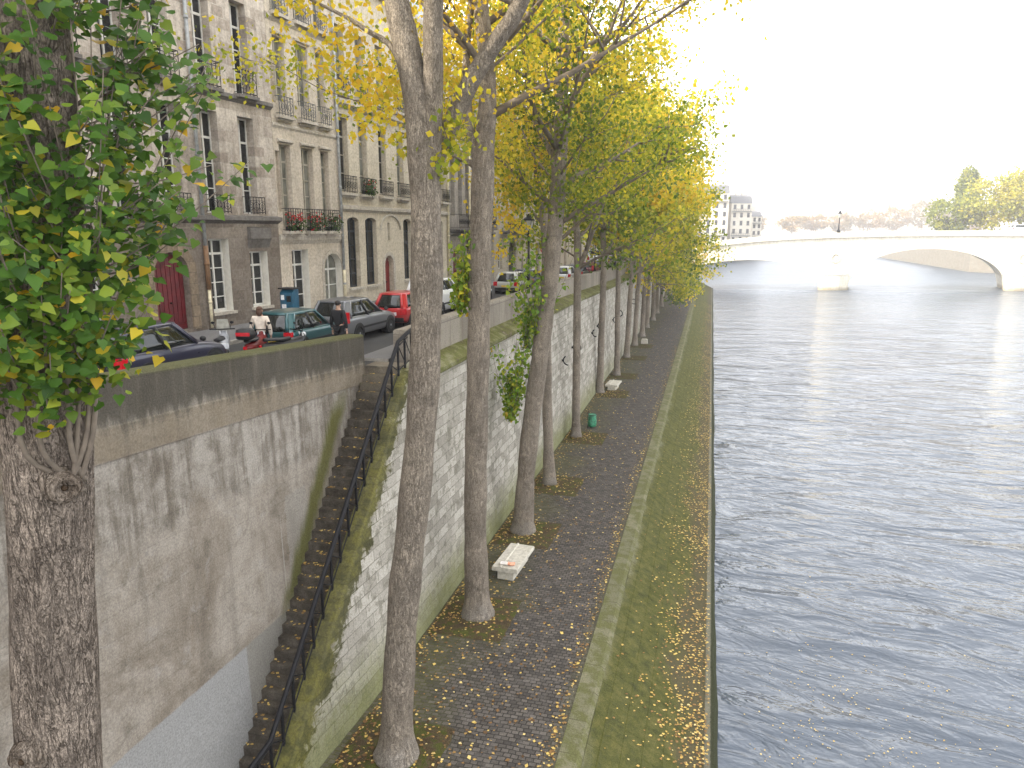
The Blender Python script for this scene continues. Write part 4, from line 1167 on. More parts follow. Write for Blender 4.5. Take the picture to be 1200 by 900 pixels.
    shoots(a, (-6.96, Y, PATH), [(-6.45, Y - .2, 10.2, 4.0, .32, 15), (-6.9, Y + .1, 9.6, 3.0, .34, 13), (-7.35, Y, 7.1, 3.0, .34, 16), (-7.5, Y, 6.7, 2.0, .36, 14)], 32, .165, 30, 'leaf_spray', .5)
    # fifth
    Y = 33.4
    tr = [(-7.11, Y, 1.85, .30), (-7.2, Y, 4.2, .25), (-7.28, Y, 6.65, .24), (-7.37, Y, 11.0, .23), (-7.42, Y, 13.8, .21), (-7.75, Y, 16.8, .17), (-8.05, Y, 20.5, .10), (-8.2, Y, 25, .03)]
    poplar('slender poplar half hidden behind the leaning trunk', (-7.11, Y, PATH), tr, [], 14.6, 25, 5.0, 24, 24, .16, .5, 24, sides=12)
    # the rest
    specs = [(-7.33, 42.0, .27, 'straight poplar beside the green rubbish bag', 12.9, 5.8, .45), (-7.72, 54.5, .30, 'slim forked poplar beside the small far bench', 13.0, 5.9, .5), (-7.3, 61.7, .27, 'poplar two beyond the far bench, upright', 12.0, 5.8, .42),
             (-7.5, 71.0, .30, 'poplar in mid row with a low branch reaching towards the river', 11.5, 6.2, .52), (-7.5, 78.7, .30, 'thin poplar just in front of the white stone block', 10.6, 6.2, .5), (-7.35, 86.0, .32, 'poplar behind the white stone block, leafy low down', 11.0, 5.9, .56),
             (-7.5, 94.0, .34, 'poplar beyond the path step with bushy yellow green crown', 10.0, 5.7, .5), (-7.3, 102.0, .34, 'far poplar with low hanging leaves over the path', 8.0, 5.3, .52), (-7.4, 111.0, .34, 'far poplar with dark green low foliage near the water', 6.4, 5.5, .42),
             (-7.4, 121.0, .34, 'far poplar of rounded yellow crown in front of the bridge', 7.0, 5.5, .58), (-7.4, 133.0, .34, 'poplar second from the bridge, wide yellow crown', 7, 5.8, .62), (-7.4, 146.0, .34, 'last poplar of the row before the bridge', 8, 5.6, .62)]
    for k, (x, y, r, lab, zc, R, tn) in enumerate(specs):
        random.seed(100 + k)
        ln = random.uniform(-.5, .5)
        fz = zc - .6
        tr = [(x, y, 1.85, r), (x + ln * .1, y, 4, r * .86), (x + ln * .3, y, 7.5, r * .8), (x + ln * .5, y, max(fz, 9), r * .74), (x + ln * .6 - .3, y, 16.5, r * .55), (x + ln * .7, y, 20, r * .35), (x + ln, y, 25, .04)]
        if k == 0: tr = [(-7.33, y, 1.85, .27), (-7.36, y, 5, .235), (-7.40, y, 9.5, .225), (-7.45, y, 13.3, .21), (-7.62, y, 15.2, .15), (-7.9, y, 17.5, .11), (-8, y, 24, .03)]
        f1 = max(fz, 9) - .6
        xb, xe = tr[3][0], random.uniform(1.6, 2.6)
        fk = [[(xb, y, f1, r * .55), (xb + .65, y - .1, f1 + 1.7, r * .45), (xb + xe * .6, y, f1 + 3.4, r * .35), (xb + xe, y + .4, f1 + 6, .04)]]
        if k in (1, 3): fk.append([(xb, y, f1 - .4, r * .45), (xb + 1.1, y, f1 + .5, r * .4), (xb + 2.3, y + .2, f1 + 1.5, r * .3), (xb + 4, y + .3, f1 + 3.4, .04)])
        big = .17 + .0016 * y
        nl = 26 if y < 80 else 24
        per = 20 if y < 60 else (15 if y < 90 else 11)
        poplar(lab, (x, y, PATH), tr, fk, zc, 25.5 if y < 80 else 24.5, R, nl, per, big, tn, 40 + k, low_right=(y > 84), sides=10, subs=6, clumps=4, spread=.55)
trees()

def pits():
    for i, (x, y) in enumerate(((-6.7, 13.9), (-6.75, 20.6), (-7.0, 27.4), (-7.05, 33.4), (-7.2, 42.0), (-7.4, 54.5), (-7.2, 61.7), (-7.3, 71), (-7.3, 78.7), (-7.3, 6.3))):
        b = MB(); N = 12
        z0 = PATH + .004
        x0, x1 = -7.93, -5.55; ya, yb = y - 1.45, y + 1.25
        b.v = []; 
        for a in range(N + 1):
            for c in range(N + 1):
                px, py = lerp(x0, x1, a / N), lerp(ya, yb, c / N)
                edge = min(a, c, N - a, N - c)
                b.v.append((px + (random.uniform(-.03, .03)), py + random.uniform(-.03, .03), z0 + (0 if edge == 0 else random.uniform(.005, .05))))
        for a in range(N):
            for c in range(N):
                q = a * (N + 1) + c; b.face((q, q + N + 1, q + N + 2, q + 1), 0, True)
        tag(b.build('tree_pit_earth', M['pit'], normals=False), kind='structure')
pits()

# ------------------------------------------------------------------ fallen leaves (nobody could count them)
def litter():
    global RNG
    RNG = np.random.default_rng(5)
    P = []; S = []
    n = 5200
    y = 8 + 120 * RNG.random(n) ** 1.9; x = -7.9 + 5.0 * RNG.random(n) ** 1.15
    P.append(np.stack([x, y, np.full(n, PATH + .02)], 1)); S.append(RNG.uniform(.05, .115, n))
    n = 1800; c = RNG.choice([13.9, 20.6, 27.4, 33.4, 42, 54.5], n); P.append(np.stack([np.clip(-6.9 + RNG.normal(size=n) * .7, -7.85, -4.5), c + RNG.normal(size=n) * .9, np.full(n, PATH + .06)], 1)); S.append(RNG.uniform(.05, .12, n))
    n = 1500; yk = 9 + 70 * RNG.random(n) ** 1.5; P.append(np.stack([-2.95 - np.abs(RNG.normal(size=n)) * .22, yk, np.full(n, PATH + .03)], 1)); S.append(RNG.uniform(.04, .10, n))
    n = 1500; yk = 11.5 + 60 * RNG.random(n) ** 1.4; P.append(np.stack([-7.92 + np.abs(RNG.normal(size=n)) * .25, yk, np.full(n, PATH + .03)], 1)); S.append(RNG.uniform(.04, .11, n))
    P = np.concatenate(P); S = np.concatenate(S)
    o = leaf_mesh('fallen_leaves_on_the_path', P, S * RNG.uniform(.6, 1.3, len(S)), RNG.random(len(P)) ** 1.2 * .95, M['litter'], flat=True); tag(o, kind='stuff')
    # on the revetment: drifts low down, thick in patches
    n = 15000
    y = 10 + 130 * RNG.random(n) ** 1.7
    x = .66 - np.abs(RNG.normal(size=n)) * 1.15
    dens = .5 + .5 * np.sin(y * .9 + np.sin(y * .37) * 2) * np.sin(y * .23 + 1.0)
    keep = (RNG.random(n) < np.clip(.22 + dens * np.clip((x + 1.9) / 2.0, 0, 1.1), 0, 1)) & (x > -2.2)
    x, y = x[keep], y[keep]
    near = RNG.random(len(y)) < np.clip((y - 6) / 14, .45, 1); x, y = x[near], y[near]
    z = np.interp(x, [-2.3, -1.3, -.3, .52, .8], [1.81, 1.26, .78, .36, .30]) + .05
    k = len(x)
    o = leaf_mesh('fallen_leaves_on_the_embankment', np.stack([x, y, z], 1), RNG.uniform(.04, .11, k), .2 + RNG.random(k) * .75, M['litter'], flat=True, nrm=(.4, 0, .9)); tag(o, kind='stuff')
    # floating
    n = 4200
    y = 9 + 22 * RNG.random(n) ** 1.1; x = 1.6 + np.abs(RNG.normal(size=n)) * 3.8 + RNG.random(n) * 2
    cl = .5 + .5 * np.sin(x * 1.3 + y * .8) * np.sin(y * 1.7 - x * .4)
    keep = RNG.random(n) < cl * np.clip((27 - y) / 12, .05, 1) * .9
    x, y = x[keep], y[keep]; k = len(x)
    o = leaf_mesh('floating_leaves', np.stack([x, y, np.full(k, .03)], 1), RNG.uniform(.025, .07, k), .6 + RNG.random(k) * .4, M['litter'], flat=True); tag(o, kind='stuff')
    # a few on the stair and in its corner, on the street and ledge
    n = 330; i = RNG.integers(0, 37, n); z = 10.2 - (i + 1) * (10.2 - PATH) / 37; y = 19.56 - i * 7.72 / 37 - RNG.uniform(.03, .19, n); x = RNG.uniform(-9.8, -8.85, n)
    o = leaf_mesh('fallen_leaves_on_the_stair', np.stack([x, y, z + .02], 1), RNG.uniform(.05, .1, n), .3 + RNG.random(n) * .6, M['litter'], flat=True); tag(o, kind='stuff')
litter()

# ------------------------------------------------------------------ vehicles
def wheel(parent, x, y, r, w=.2):
    t = MB(); s = 1 if x > 0 else -1
    prof = [(r * .62, -w / 2), (r * .9, -w / 2), (r, -w * .3), (r, w * .3), (r * .9, w / 2), (r * .62, w / 2)]
    rings = [[(x + e, y + k * cos(2 * pi * j / 20), r + k * sin(2 * pi * j / 20)) for k, e in prof] for j in range(20)]
    rings.append(rings[0]); t.loft(rings, 0, True, False); ty = t.build('wheel', M['tyre'], parent)
    b = MB(); xo = x + s * w * .36
    b.tube([(x - s * w * .3, y, r), (xo - s * .02, y, r)], [r * .63, r * .63], 18, 0, False)
    for k in range(6):
        a = 2 * pi * k / 6
        b.box(-.012, .012, -.03, .03, r * .12, r * .6, 0, lambda p, a=a: (xo + p[0], y + p[1] * cos(a) - p[2] * sin(a), r + p[1] * sin(a) + p[2] * cos(a)))
    b.tube([(xo - .02, y, r), (xo + s * .02, y, r)], [r * .17, r * .14], 12)
    b.build('rim', M['rim'], ty)

def car(label, loc, rz, paint, L=3.9, W=1.68, H=1.45, kind='hatch', group='cars parked along the quay street', plate=True, simple_car=False):
    t = thing('parked_car', label, 'car', loc, rz, group)
    hw = W / 2; h = H / 1.45
    if kind == 'estate': st = [(-.5, .80, .34, .78), (-.485, .93, .26, .92), (-.43, .99, .2, .96), (-.2, 1, .19, .94), (.1, 1, .19, .93), (.26, .99, .19, .89), (.42, .95, .21, .77), (.485, .86, .26, .66), (.5, .74, .33, .56)]
    elif kind == 'van': st = [(-.5, .86, .34, .95), (-.49, .96, .26, 1.05), (-.43, 1, .2, 1.06), (-.1, 1, .19, 1.04), (.2, 1, .19, 1.02), (.34, .99, .19, .95), (.44, .95, .21, .82), (.49, .88, .26, .68), (.5, .78, .33, .58)]
    else: st = [(-.5, .80, .34, .76), (-.485, .93, .26, .88), (-.43, .985, .2, .95), (-.2, 1, .19, .93), (.1, 1, .19, .92), (.25, .99, .19, .89), (.41, .95, .21, .78), (.48, .86, .26, .66), (.5, .74, .33, .55)]
    rings = []
    for (fy, kw, zb, zs) in st:
        y = fy * L; w = hw * kw; zs *= h
        zm = zb + (zs - zb) * .5
        rings.append([(0, y, zb), (w * .86, y, zb), (w * .97, y, zb + .09), (w, y, zm), (w * .985, y, zs - .12), (w * .93, y, zs - .02), (w * .6, y, zs + .01), (0, y, zs + .025),
                      (-w * .6, y, zs + .01), (-w * .93, y, zs - .02), (-w * .985, y, zs - .12), (-w, y, zm), (-w * .97, y, zb + .09), (-w * .86, y, zb)])
    b = MB(); b.loft(rings, 0, True); body = b.build('body', paint, t)
    sd = body.modifiers.new('round', 'SUBSURF'); sd.levels = sd.render_levels = 2
    # cabin glass and roof
    zb, zt = .86 * h, H - .05
    if kind == 'van': yb0, yb1, yt0, yt1 = -.485 * L, .37 * L, -.44 * L, .2 * L
    elif kind == 'estate': yb0, yb1, yt0, yt1 = -.475 * L, .23 * L, -.40 * L, .03 * L
    else: yb0, yb1, yt0, yt1 = -.48 * L, .23 * L, -.40 * L, .06 * L
    wb, wt = hw * .94, hw * .74
    def lvl(f):
        y0, y1, w, z = lerp(yb0, yt0, f), lerp(yb1, yt1, f), lerp(wb, wt, f ** .9), lerp(zb, zt, f)
        c = .16
        return [(w - c, y0, z), (w - .02, y0 + c * 1.2, z), (w, (y0 + y1) / 2, z), (w - .03, y1 - c * 1.6, z), (w - c * 1.3, y1 - .03, z), (0, y1 + .05, z),
                (-w + c * 1.3, y1 - .03, z), (-w + .03, y1 - c * 1.6, z), (-w, (y0 + y1) / 2, z), (-w + .02, y0 + c * 1.2, z), (-w + c, y0, z), (0, y0 - .05, z)]
    b = MB(); b.loft([lvl(q) for q in (0, .33, .66, 1)], 0, True); b.build('glass', M['glass_car'], t)
    b = MB(); top = lvl(1.0); cx = (yt0 + yt1) / 2
    def sc(k, dz): return [(p[0] * k, cx + (p[1] - cx) * k, p[2] + dz) for p in top]
    b.loft([sc(1.02, -.045), sc(1.03, .0), sc(.93, .035), sc(.6, .05)], 0, True); b.build('roof', paint, t)
    b = MB(); A, B_ = lvl(0.0), lvl(1.0)
    for i, r in ((0, .05), (1, .035), (3, .03), (4, .028), (6, .028), (7, .03), (9, .035), (10, .05)):
        b = MB(); b.tube([Vector(A[i]) * 1.0, Vector(B_[i])], [r * 1.25, r], 6); b.build('pillar', paint, t)
    for i in (2, 8): b = MB(); b.tube([A[i], B_[i]], .04, 6); b.build('pillar', M['plastic'], t)
    for i, j in ((0, 1), (10, 9)):
        b = MB(); b.poly([Vector(A[i]) * 1.004, Vector(A[j]) * 1.004, Vector(B_[j]) * 1.004, Vector(B_[i]) * 1.004]); b.build('quarter_panel', paint, t)
    # bumpers, sills, lamps
    b = MB()
    for s in (-1, 1):
        pass
    b.box(-hw * .84, hw * .84, -L / 2 - .03, -L / 2 + .12, .30, .47 * h); b.box(-hw * .78, hw * .78, L / 2 - .12, L / 2 + .025, .28, .42 * h)
    for x0 in (-1, 1): b.box(min(x0 * hw * .99, x0 * (hw + .012)), max(x0 * hw * .99, x0 * (hw + .012)), -L * .24, L * .24, .45 * h, .52 * h)
    b.build('bumper_trim', M['plastic'], t)
    zl = (.72 if kind == 'hatch' else .84) * h
    for s in (-1, 1):
        b = MB(); x0, x1 = sorted((s * hw * .66, s * (hw * .95)))
        b.box(x0, x1, -L / 2 - .012, -L / 2 + .16, zl - .13, zl + (.13 if kind == 'hatch' else .26)); b.build('tail_lamp', M['tail_red'], t)
        b = MB(); x0, x1 = sorted((s * hw * .5, s * (hw * .86))); b.box(x0, x1, L / 2 - .2, L / 2 + .005, .55 * h, .68 * h); b.build('headlamp', M['head_glass'], t)
        b = MB(); b.ball((s * (hw + .09), L * .17, .98 * h), .09, .06, .07, 10, 6); b.build('wing_mirror', M['plastic'], t)
    if plate:
        b = MB(); b.box(-.26, .26, -L / 2 - .045, -L / 2 - .032, .52 * h, .63 * h); b.build('number_plate', M['plate_yellow'], t)
    r = .30 * h if kind != 'van' else .31
    for s in (-1, 1):
        for y in (-.31 * L, .31 * L):
            b = MB(); b.tube([(s * (hw - .3), y, r + .02), (s * (hw + .003), y, r + .02)], r * 1.17, 20, 0, False); b.build('wheel_arch', M['plastic'], t)
            wheel(t, s * (hw - .085), y, r)
    return t

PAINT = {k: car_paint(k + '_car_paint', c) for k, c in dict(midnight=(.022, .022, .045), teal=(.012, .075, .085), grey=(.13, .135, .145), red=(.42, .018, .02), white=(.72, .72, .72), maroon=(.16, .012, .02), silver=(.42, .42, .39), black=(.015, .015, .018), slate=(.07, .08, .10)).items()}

def vehicles():
    S = lambda x, y: (x, y, street(y))
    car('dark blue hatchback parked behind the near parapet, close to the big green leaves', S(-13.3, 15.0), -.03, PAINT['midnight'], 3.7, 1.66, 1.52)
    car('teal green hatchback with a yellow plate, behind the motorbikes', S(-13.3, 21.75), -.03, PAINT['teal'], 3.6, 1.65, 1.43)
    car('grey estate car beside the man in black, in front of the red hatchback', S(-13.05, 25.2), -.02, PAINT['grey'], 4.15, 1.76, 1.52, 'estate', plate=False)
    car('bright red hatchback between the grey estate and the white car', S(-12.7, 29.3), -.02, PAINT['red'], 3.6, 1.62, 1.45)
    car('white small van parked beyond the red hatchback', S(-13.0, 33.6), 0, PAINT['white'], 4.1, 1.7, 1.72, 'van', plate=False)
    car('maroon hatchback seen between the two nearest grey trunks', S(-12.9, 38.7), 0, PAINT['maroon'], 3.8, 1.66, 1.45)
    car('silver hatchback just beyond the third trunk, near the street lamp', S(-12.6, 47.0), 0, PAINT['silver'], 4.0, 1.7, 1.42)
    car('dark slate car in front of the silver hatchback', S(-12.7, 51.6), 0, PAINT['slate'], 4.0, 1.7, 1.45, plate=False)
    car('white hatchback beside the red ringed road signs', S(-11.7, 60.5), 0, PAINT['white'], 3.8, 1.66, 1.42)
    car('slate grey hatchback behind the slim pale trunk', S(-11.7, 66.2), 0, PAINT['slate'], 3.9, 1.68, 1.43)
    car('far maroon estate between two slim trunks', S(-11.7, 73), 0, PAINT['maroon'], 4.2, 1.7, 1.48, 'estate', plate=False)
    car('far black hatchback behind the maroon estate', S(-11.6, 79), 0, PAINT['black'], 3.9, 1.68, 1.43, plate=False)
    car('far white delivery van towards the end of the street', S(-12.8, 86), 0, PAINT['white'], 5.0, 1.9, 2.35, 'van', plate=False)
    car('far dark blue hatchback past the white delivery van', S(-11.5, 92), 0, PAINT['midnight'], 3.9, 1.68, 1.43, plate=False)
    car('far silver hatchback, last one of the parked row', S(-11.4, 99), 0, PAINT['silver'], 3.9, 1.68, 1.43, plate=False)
vehicles()

def motorbike(label, loc, rz, paint, topcase=True, scooter=False, screen=True):
    t = thing('motor_scooter' if scooter else 'motorbike', label, 'scooter' if scooter else 'motorbike', loc, rz, 'motorbikes by the parked cars')
    for y in (-.62, .62):
        b = MB(); b.ring((0, y, .29), .235, .06, (1, 0, 0), 20, 8); w = b.build('wheel', M['tyre'], t)
        b = MB(); b.ring((0, y, .29), .17, .02, (1, 0, 0), 16, 6)
        for k in range(5): b.tube([(0, y, .29), (0, y + .17 * cos(k * 1.257), .29 + .17 * sin(k * 1.257))], .012, 5)
        b.tube([(-.06, y, .29), (.06, y, .29)], .04, 8); b.build('rim', M['rim'], w)
    b = MB()
    rings = []
    for (y, w, z0, z1) in ((-.85, .07, .55, .68), (-.65, .14, .48, .74), (-.35, .17, .33, .74), (0, .17, .28, .55 if scooter else .8), (.25, .16, .3, .5 if scooter else .82), (.42, .17, .36, .85), (.5, .15, .5, .95), (.58, .08, .62, .9)):
        rings.append([(w * cos(2 * pi * j / 12), y, (z0 + z1) / 2 + (z1 - z0) / 2 * sin(2 * pi * j / 12)) for j in range(12)])
    b.loft(rings, 0, True); b.build('body', paint, t)
    b = MB(); b.loft([[(w * cos(2 * pi * j / 10), y, .80 + .05 * sin(2 * pi * j / 10) + dz) for j in range(10)] for (y, w, dz) in ((-.75, .08, .02), (-.6, .14, .02), (-.2, .15, -.01), (.08, .09, .0))], 0, True); b.build('seat', M['plastic'], t)
    b = MB()
    b.tube([(-.09, .63, .3), (-.09, .45, .95)], .025, 6); b.tube([(.09, .63, .3), (.09, .45, .95)], .025, 6); b.build('fork', M['rim'], t)
    b = MB(); b.tube([(-.36, .30, 1.02), (-.12, .42, 1.0), (.12, .42, 1.0), (.36, .30, 1.02)], .018, 6)
    for s in (-1, 1): b.tube([(s * .2, .40, 1.0), (s * .26, .42, 1.18)], .009, 5); b.ball((s * .27, .42, 1.2), .06, .02, .04, 8, 5)
    b.build('handlebar', M['iron'], t)
    b = MB(); b.ball((0, .56, .86), .085, .07, .085, 10, 7); b.build('headlamp', M['head_glass'], t)
    if scooter: b = MB(); b.poly([(-.2, .52, .95), (.2, .52, .95), (.15, .42, 1.3), (-.15, .42, 1.3)]); b.poly([(-.2, .53, .95), (.2, .53, .95), (.15, .43, 1.3), (-.15, .43, 1.3)])
    if scooter: b.build('windscreen', M['lamp_glass'], t)
    b = MB(); b.tube([(.16, -.1, .3), (.17, -.5, .34), (.17, -.8, .42)], [.03, .05, .05], 8); b.build('exhaust', M['rim'], t)
    b = MB(); b.box(-.05, .05, -.9, -.84, .6, .68); b.build('tail_lamp', M['tail_red'], t)
    if topcase:
        b = MB(); rings = [[(w * (1 if abs(cos(a)) > .3 else .98) * math.copysign(abs(cos(a)) ** .5, cos(a)), -.78 + d * math.copysign(abs(sin(a)) ** .5, sin(a)), z) for a in [2 * pi * j / 16 for j in range(16)]] for (w, d, z) in ((.18, .16, .88), (.24, .2, .92), (.25, .21, 1.05), (.22, .19, 1.17), (.12, .1, 1.2))]
        b.loft(rings, 0, True); tc = b.build('top_case', M['plastic'], t)
        b = MB(); b.box(-.2, .2, -.995, -.985, 1.0, 1.1); b.build('reflector', M['tail_red'], tc)
    return t
def bikes():
    S = lambda x, y: (x, y, street(y))
    motorbike('silver grey scooter standing upright with windscreen, beside the dark blue car', S(-13.9, 18.35), .5, simple('silver_scooter_paint', (.3, .31, .33), .3), False, True)
    motorbike('black motorbike with red and black top case beside the woman', S(-12.9, 18.6), .25, simple('red_motorbike_paint', (.14, .01, .012), .3), True)
    motorbike('low black motorbike in front of the teal hatchback', S(-12.1, 19.0), -.5, simple('black_motorbike_paint', (.012, .012, .014), .3), False)
bikes()

# ------------------------------------------------------------------ people
def skin_mesh(name, pts, edges, radii, mat, parent, root=0, sub=2):
    me = bpy.data.meshes.new(name); me.from_pydata(pts, edges, []); me.materials.append(mat)
    o = bpy.data.objects.new(name, me); COL.objects.link(o); o.parent = parent
    o.modifiers.new('skin', 'SKIN'); 
    sv = me.skin_vertices[0].data
    for i, r in enumerate(radii):
        sv[i].radius = (r, r) if not isinstance(r, tuple) else r
        sv[i].use_root = (i == root)
    m = o.modifiers.new('sub', 'SUBSURF'); m.levels = m.render_levels = sub
    for p in me.polygons: p.use_smooth = True
    o.modifiers['skin'].use_smooth_shade = True
    return o

def person(label, loc, rz, h, top, trousers, hair, hair_long=False, arms='down'):
    t = thing('person', label, 'person', loc, rz, None); k = h / 1.75
    V = lambda *p: tuple(q * k for q in p)
    ax = .27 if arms == 'down' else .24
    hand = [(-.30, .02, .80), (.30, .02, .80)] if arms == 'down' else [(-.20, .22, 1.0), (.2, .22, 1.0)]
    elb = [(-.30, -.02, 1.08), (.30, -.02, 1.08)]
    pts = [(0, 0, .95), (0, 0, 1.15), (0, 0, 1.36), (0, .0, 1.47), (0, .01, 1.56), (0, .02, 1.66), (-.19, 0, 1.40), elb[0], hand[0], (.19, 0, 1.40), elb[1], hand[1], (-.10, 0, .88), (-.11, .02, .50), (-.12, -.02, .08), (-.13, .12, .04), (.10, 0, .88), (.12, .01, .50), (.13, -.03, .08), (.14, .11, .04)]
    ed = [(0, 1), (1, 2), (2, 3), (3, 4), (4, 5), (2, 6), (6, 7), (7, 8), (2, 9), (9, 10), (10, 11), (0, 12), (12, 13), (13, 14), (14, 15), (0, 16), (16, 17), (17, 18), (18, 19)]
    rad = [.10, .10, .11, .055, .075, .075, .045, .034, .028, .045, .034, .028, .085, .055, .04, .035, .085, .055, .04, .035]
    skin_mesh('body', [V(*p) for p in pts], ed, [r * k for r in rad], M['skin'], t)
    # hands: palm with five fingers
    for s, hd in ((-1, hand[0]), (1, hand[1])):
        p = [hd, (hd[0], hd[1] + .01, hd[2] - .09)]; e = [(0, 1)]; r = [.026, .034]
        for f, (dy, ln) in enumerate(((-.03, .06), (-.01, .075), (.012, .07), (.032, .055))):
            i = len(p); p += [(hd[0], hd[1] + .01 + dy, hd[2] - .11), (hd[0] - s * .012, hd[1] + .012 + dy, hd[2] - .11 - ln)]; e += [(1, i), (i, i + 1)]; r += [.011, .008]
        i = len(p); p += [(hd[0] - s * .02, hd[1] + .045, hd[2] - .06), (hd[0] - s * .025, hd[1] + .065, hd[2] - .1)]; e += [(0, i), (i, i + 1)]; r += [.013, .009]
        skin_mesh('hand', [V(*q) for q in p], e, [q * k for q in r], M['skin'], t, 0, 1)
    # jacket follows torso and arms
    pj = [(0, 0, .90), (0, 0, 1.10), (0, 0, 1.36), (0, 0, 1.45), (-.20, 0, 1.405), elb[0], (hand[0][0], hand[0][1], hand[0][2] + .05), (.20, 0, 1.405), elb[1], (hand[1][0], hand[1][1], hand[1][2] + .05)]
    skin_mesh('jacket', [V(*p) for p in pj], [(0, 1), (1, 2), (2, 3), (2, 4), (4, 5), (5, 6), (2, 7), (7, 8), (8, 9)], [q * k for q in (.165, .155, .17, .08, .085, .065, .052, .085, .065, .052)], top, t)
    pt = [(0, 0, .93), (-.10, 0, .86), (-.11, .02, .5), (-.12, -.02, .1), (.10, 0, .86), (.12, .01, .5), (.13, -.03, .1)]
    skin_mesh('trousers', [V(*p) for p in pt], [(0, 1), (1, 2), (2, 3), (0, 4), (4, 5), (5, 6)], [q * k for q in (.15, .105, .078, .065, .105, .078, .065)], trousers, t)
    b = MB(); b.ball(V(0, -.012, 1.685), .098 * k, .11 * k, .085 * k, 14, 9)
    if hair_long: b.ball(V(0, -.05, 1.58), .10 * k, .075 * k, .13 * k, 12, 8)
    b.build('hair', hair, t)
    b = MB()
    b.ball(V(0, .105, 1.615), .018 * k, .022 * k, .025 * k, 8, 5)
    for s in (-1, 1): b.ball(V(s * .086, .01, 1.62), .014 * k, .022 * k, .032 * k, 8, 5)
    b.build('nose_and_ears', M['skin'], t)
    b = MB()
    for s in (-1, 1): b.ball(V(s * .032, .092, 1.645), .012 * k, .008 * k, .008 * k, 8, 5)
    b.box(-.022 * k, .022 * k, .092 * k, .1 * k, 1.575 * k, 1.582 * k); b.build('eyes_and_mouth', M['dark_wood'], t)
    for s, y in ((-1, .0), (1, -.01)):
        b = MB(); b.loft([[(s * .13 * k + w * cos(2 * pi * j / 10) * k, (yy + y) * k, (.045 + hh * sin(2 * pi * j / 10)) * k) for j in range(10)] for (yy, w, hh) in ((-.09, .03, .03), (-.05, .045, .045), (.05, .047, .042), (.13, .045, .03), (.17, .02, .015))], 0, True)
        b.build('shoe', M['plastic'], t)
    return t
person('woman seen from behind in beige top and dark trousers, brown hair, beside the motorbikes', (-13.15, 19.25, street(19.25)), .25, 1.70, simple('beige_knit', (.60, .52, .44), .9), simple('dark_trousers', (.02, .02, .024), .9), simple('brown_hair', (.07, .03, .015), .6), True)
person('man seen from behind in black jacket and trousers, standing by the grey estate', (-11.62, 21.3, street(21.3)), -.2, 1.74, simple('black_jacket', (.009, .009, .011), .85), simple('black_trousers', (.012, .012, .014), .9), simple('dark_hair', (.014, .01, .008), .6))

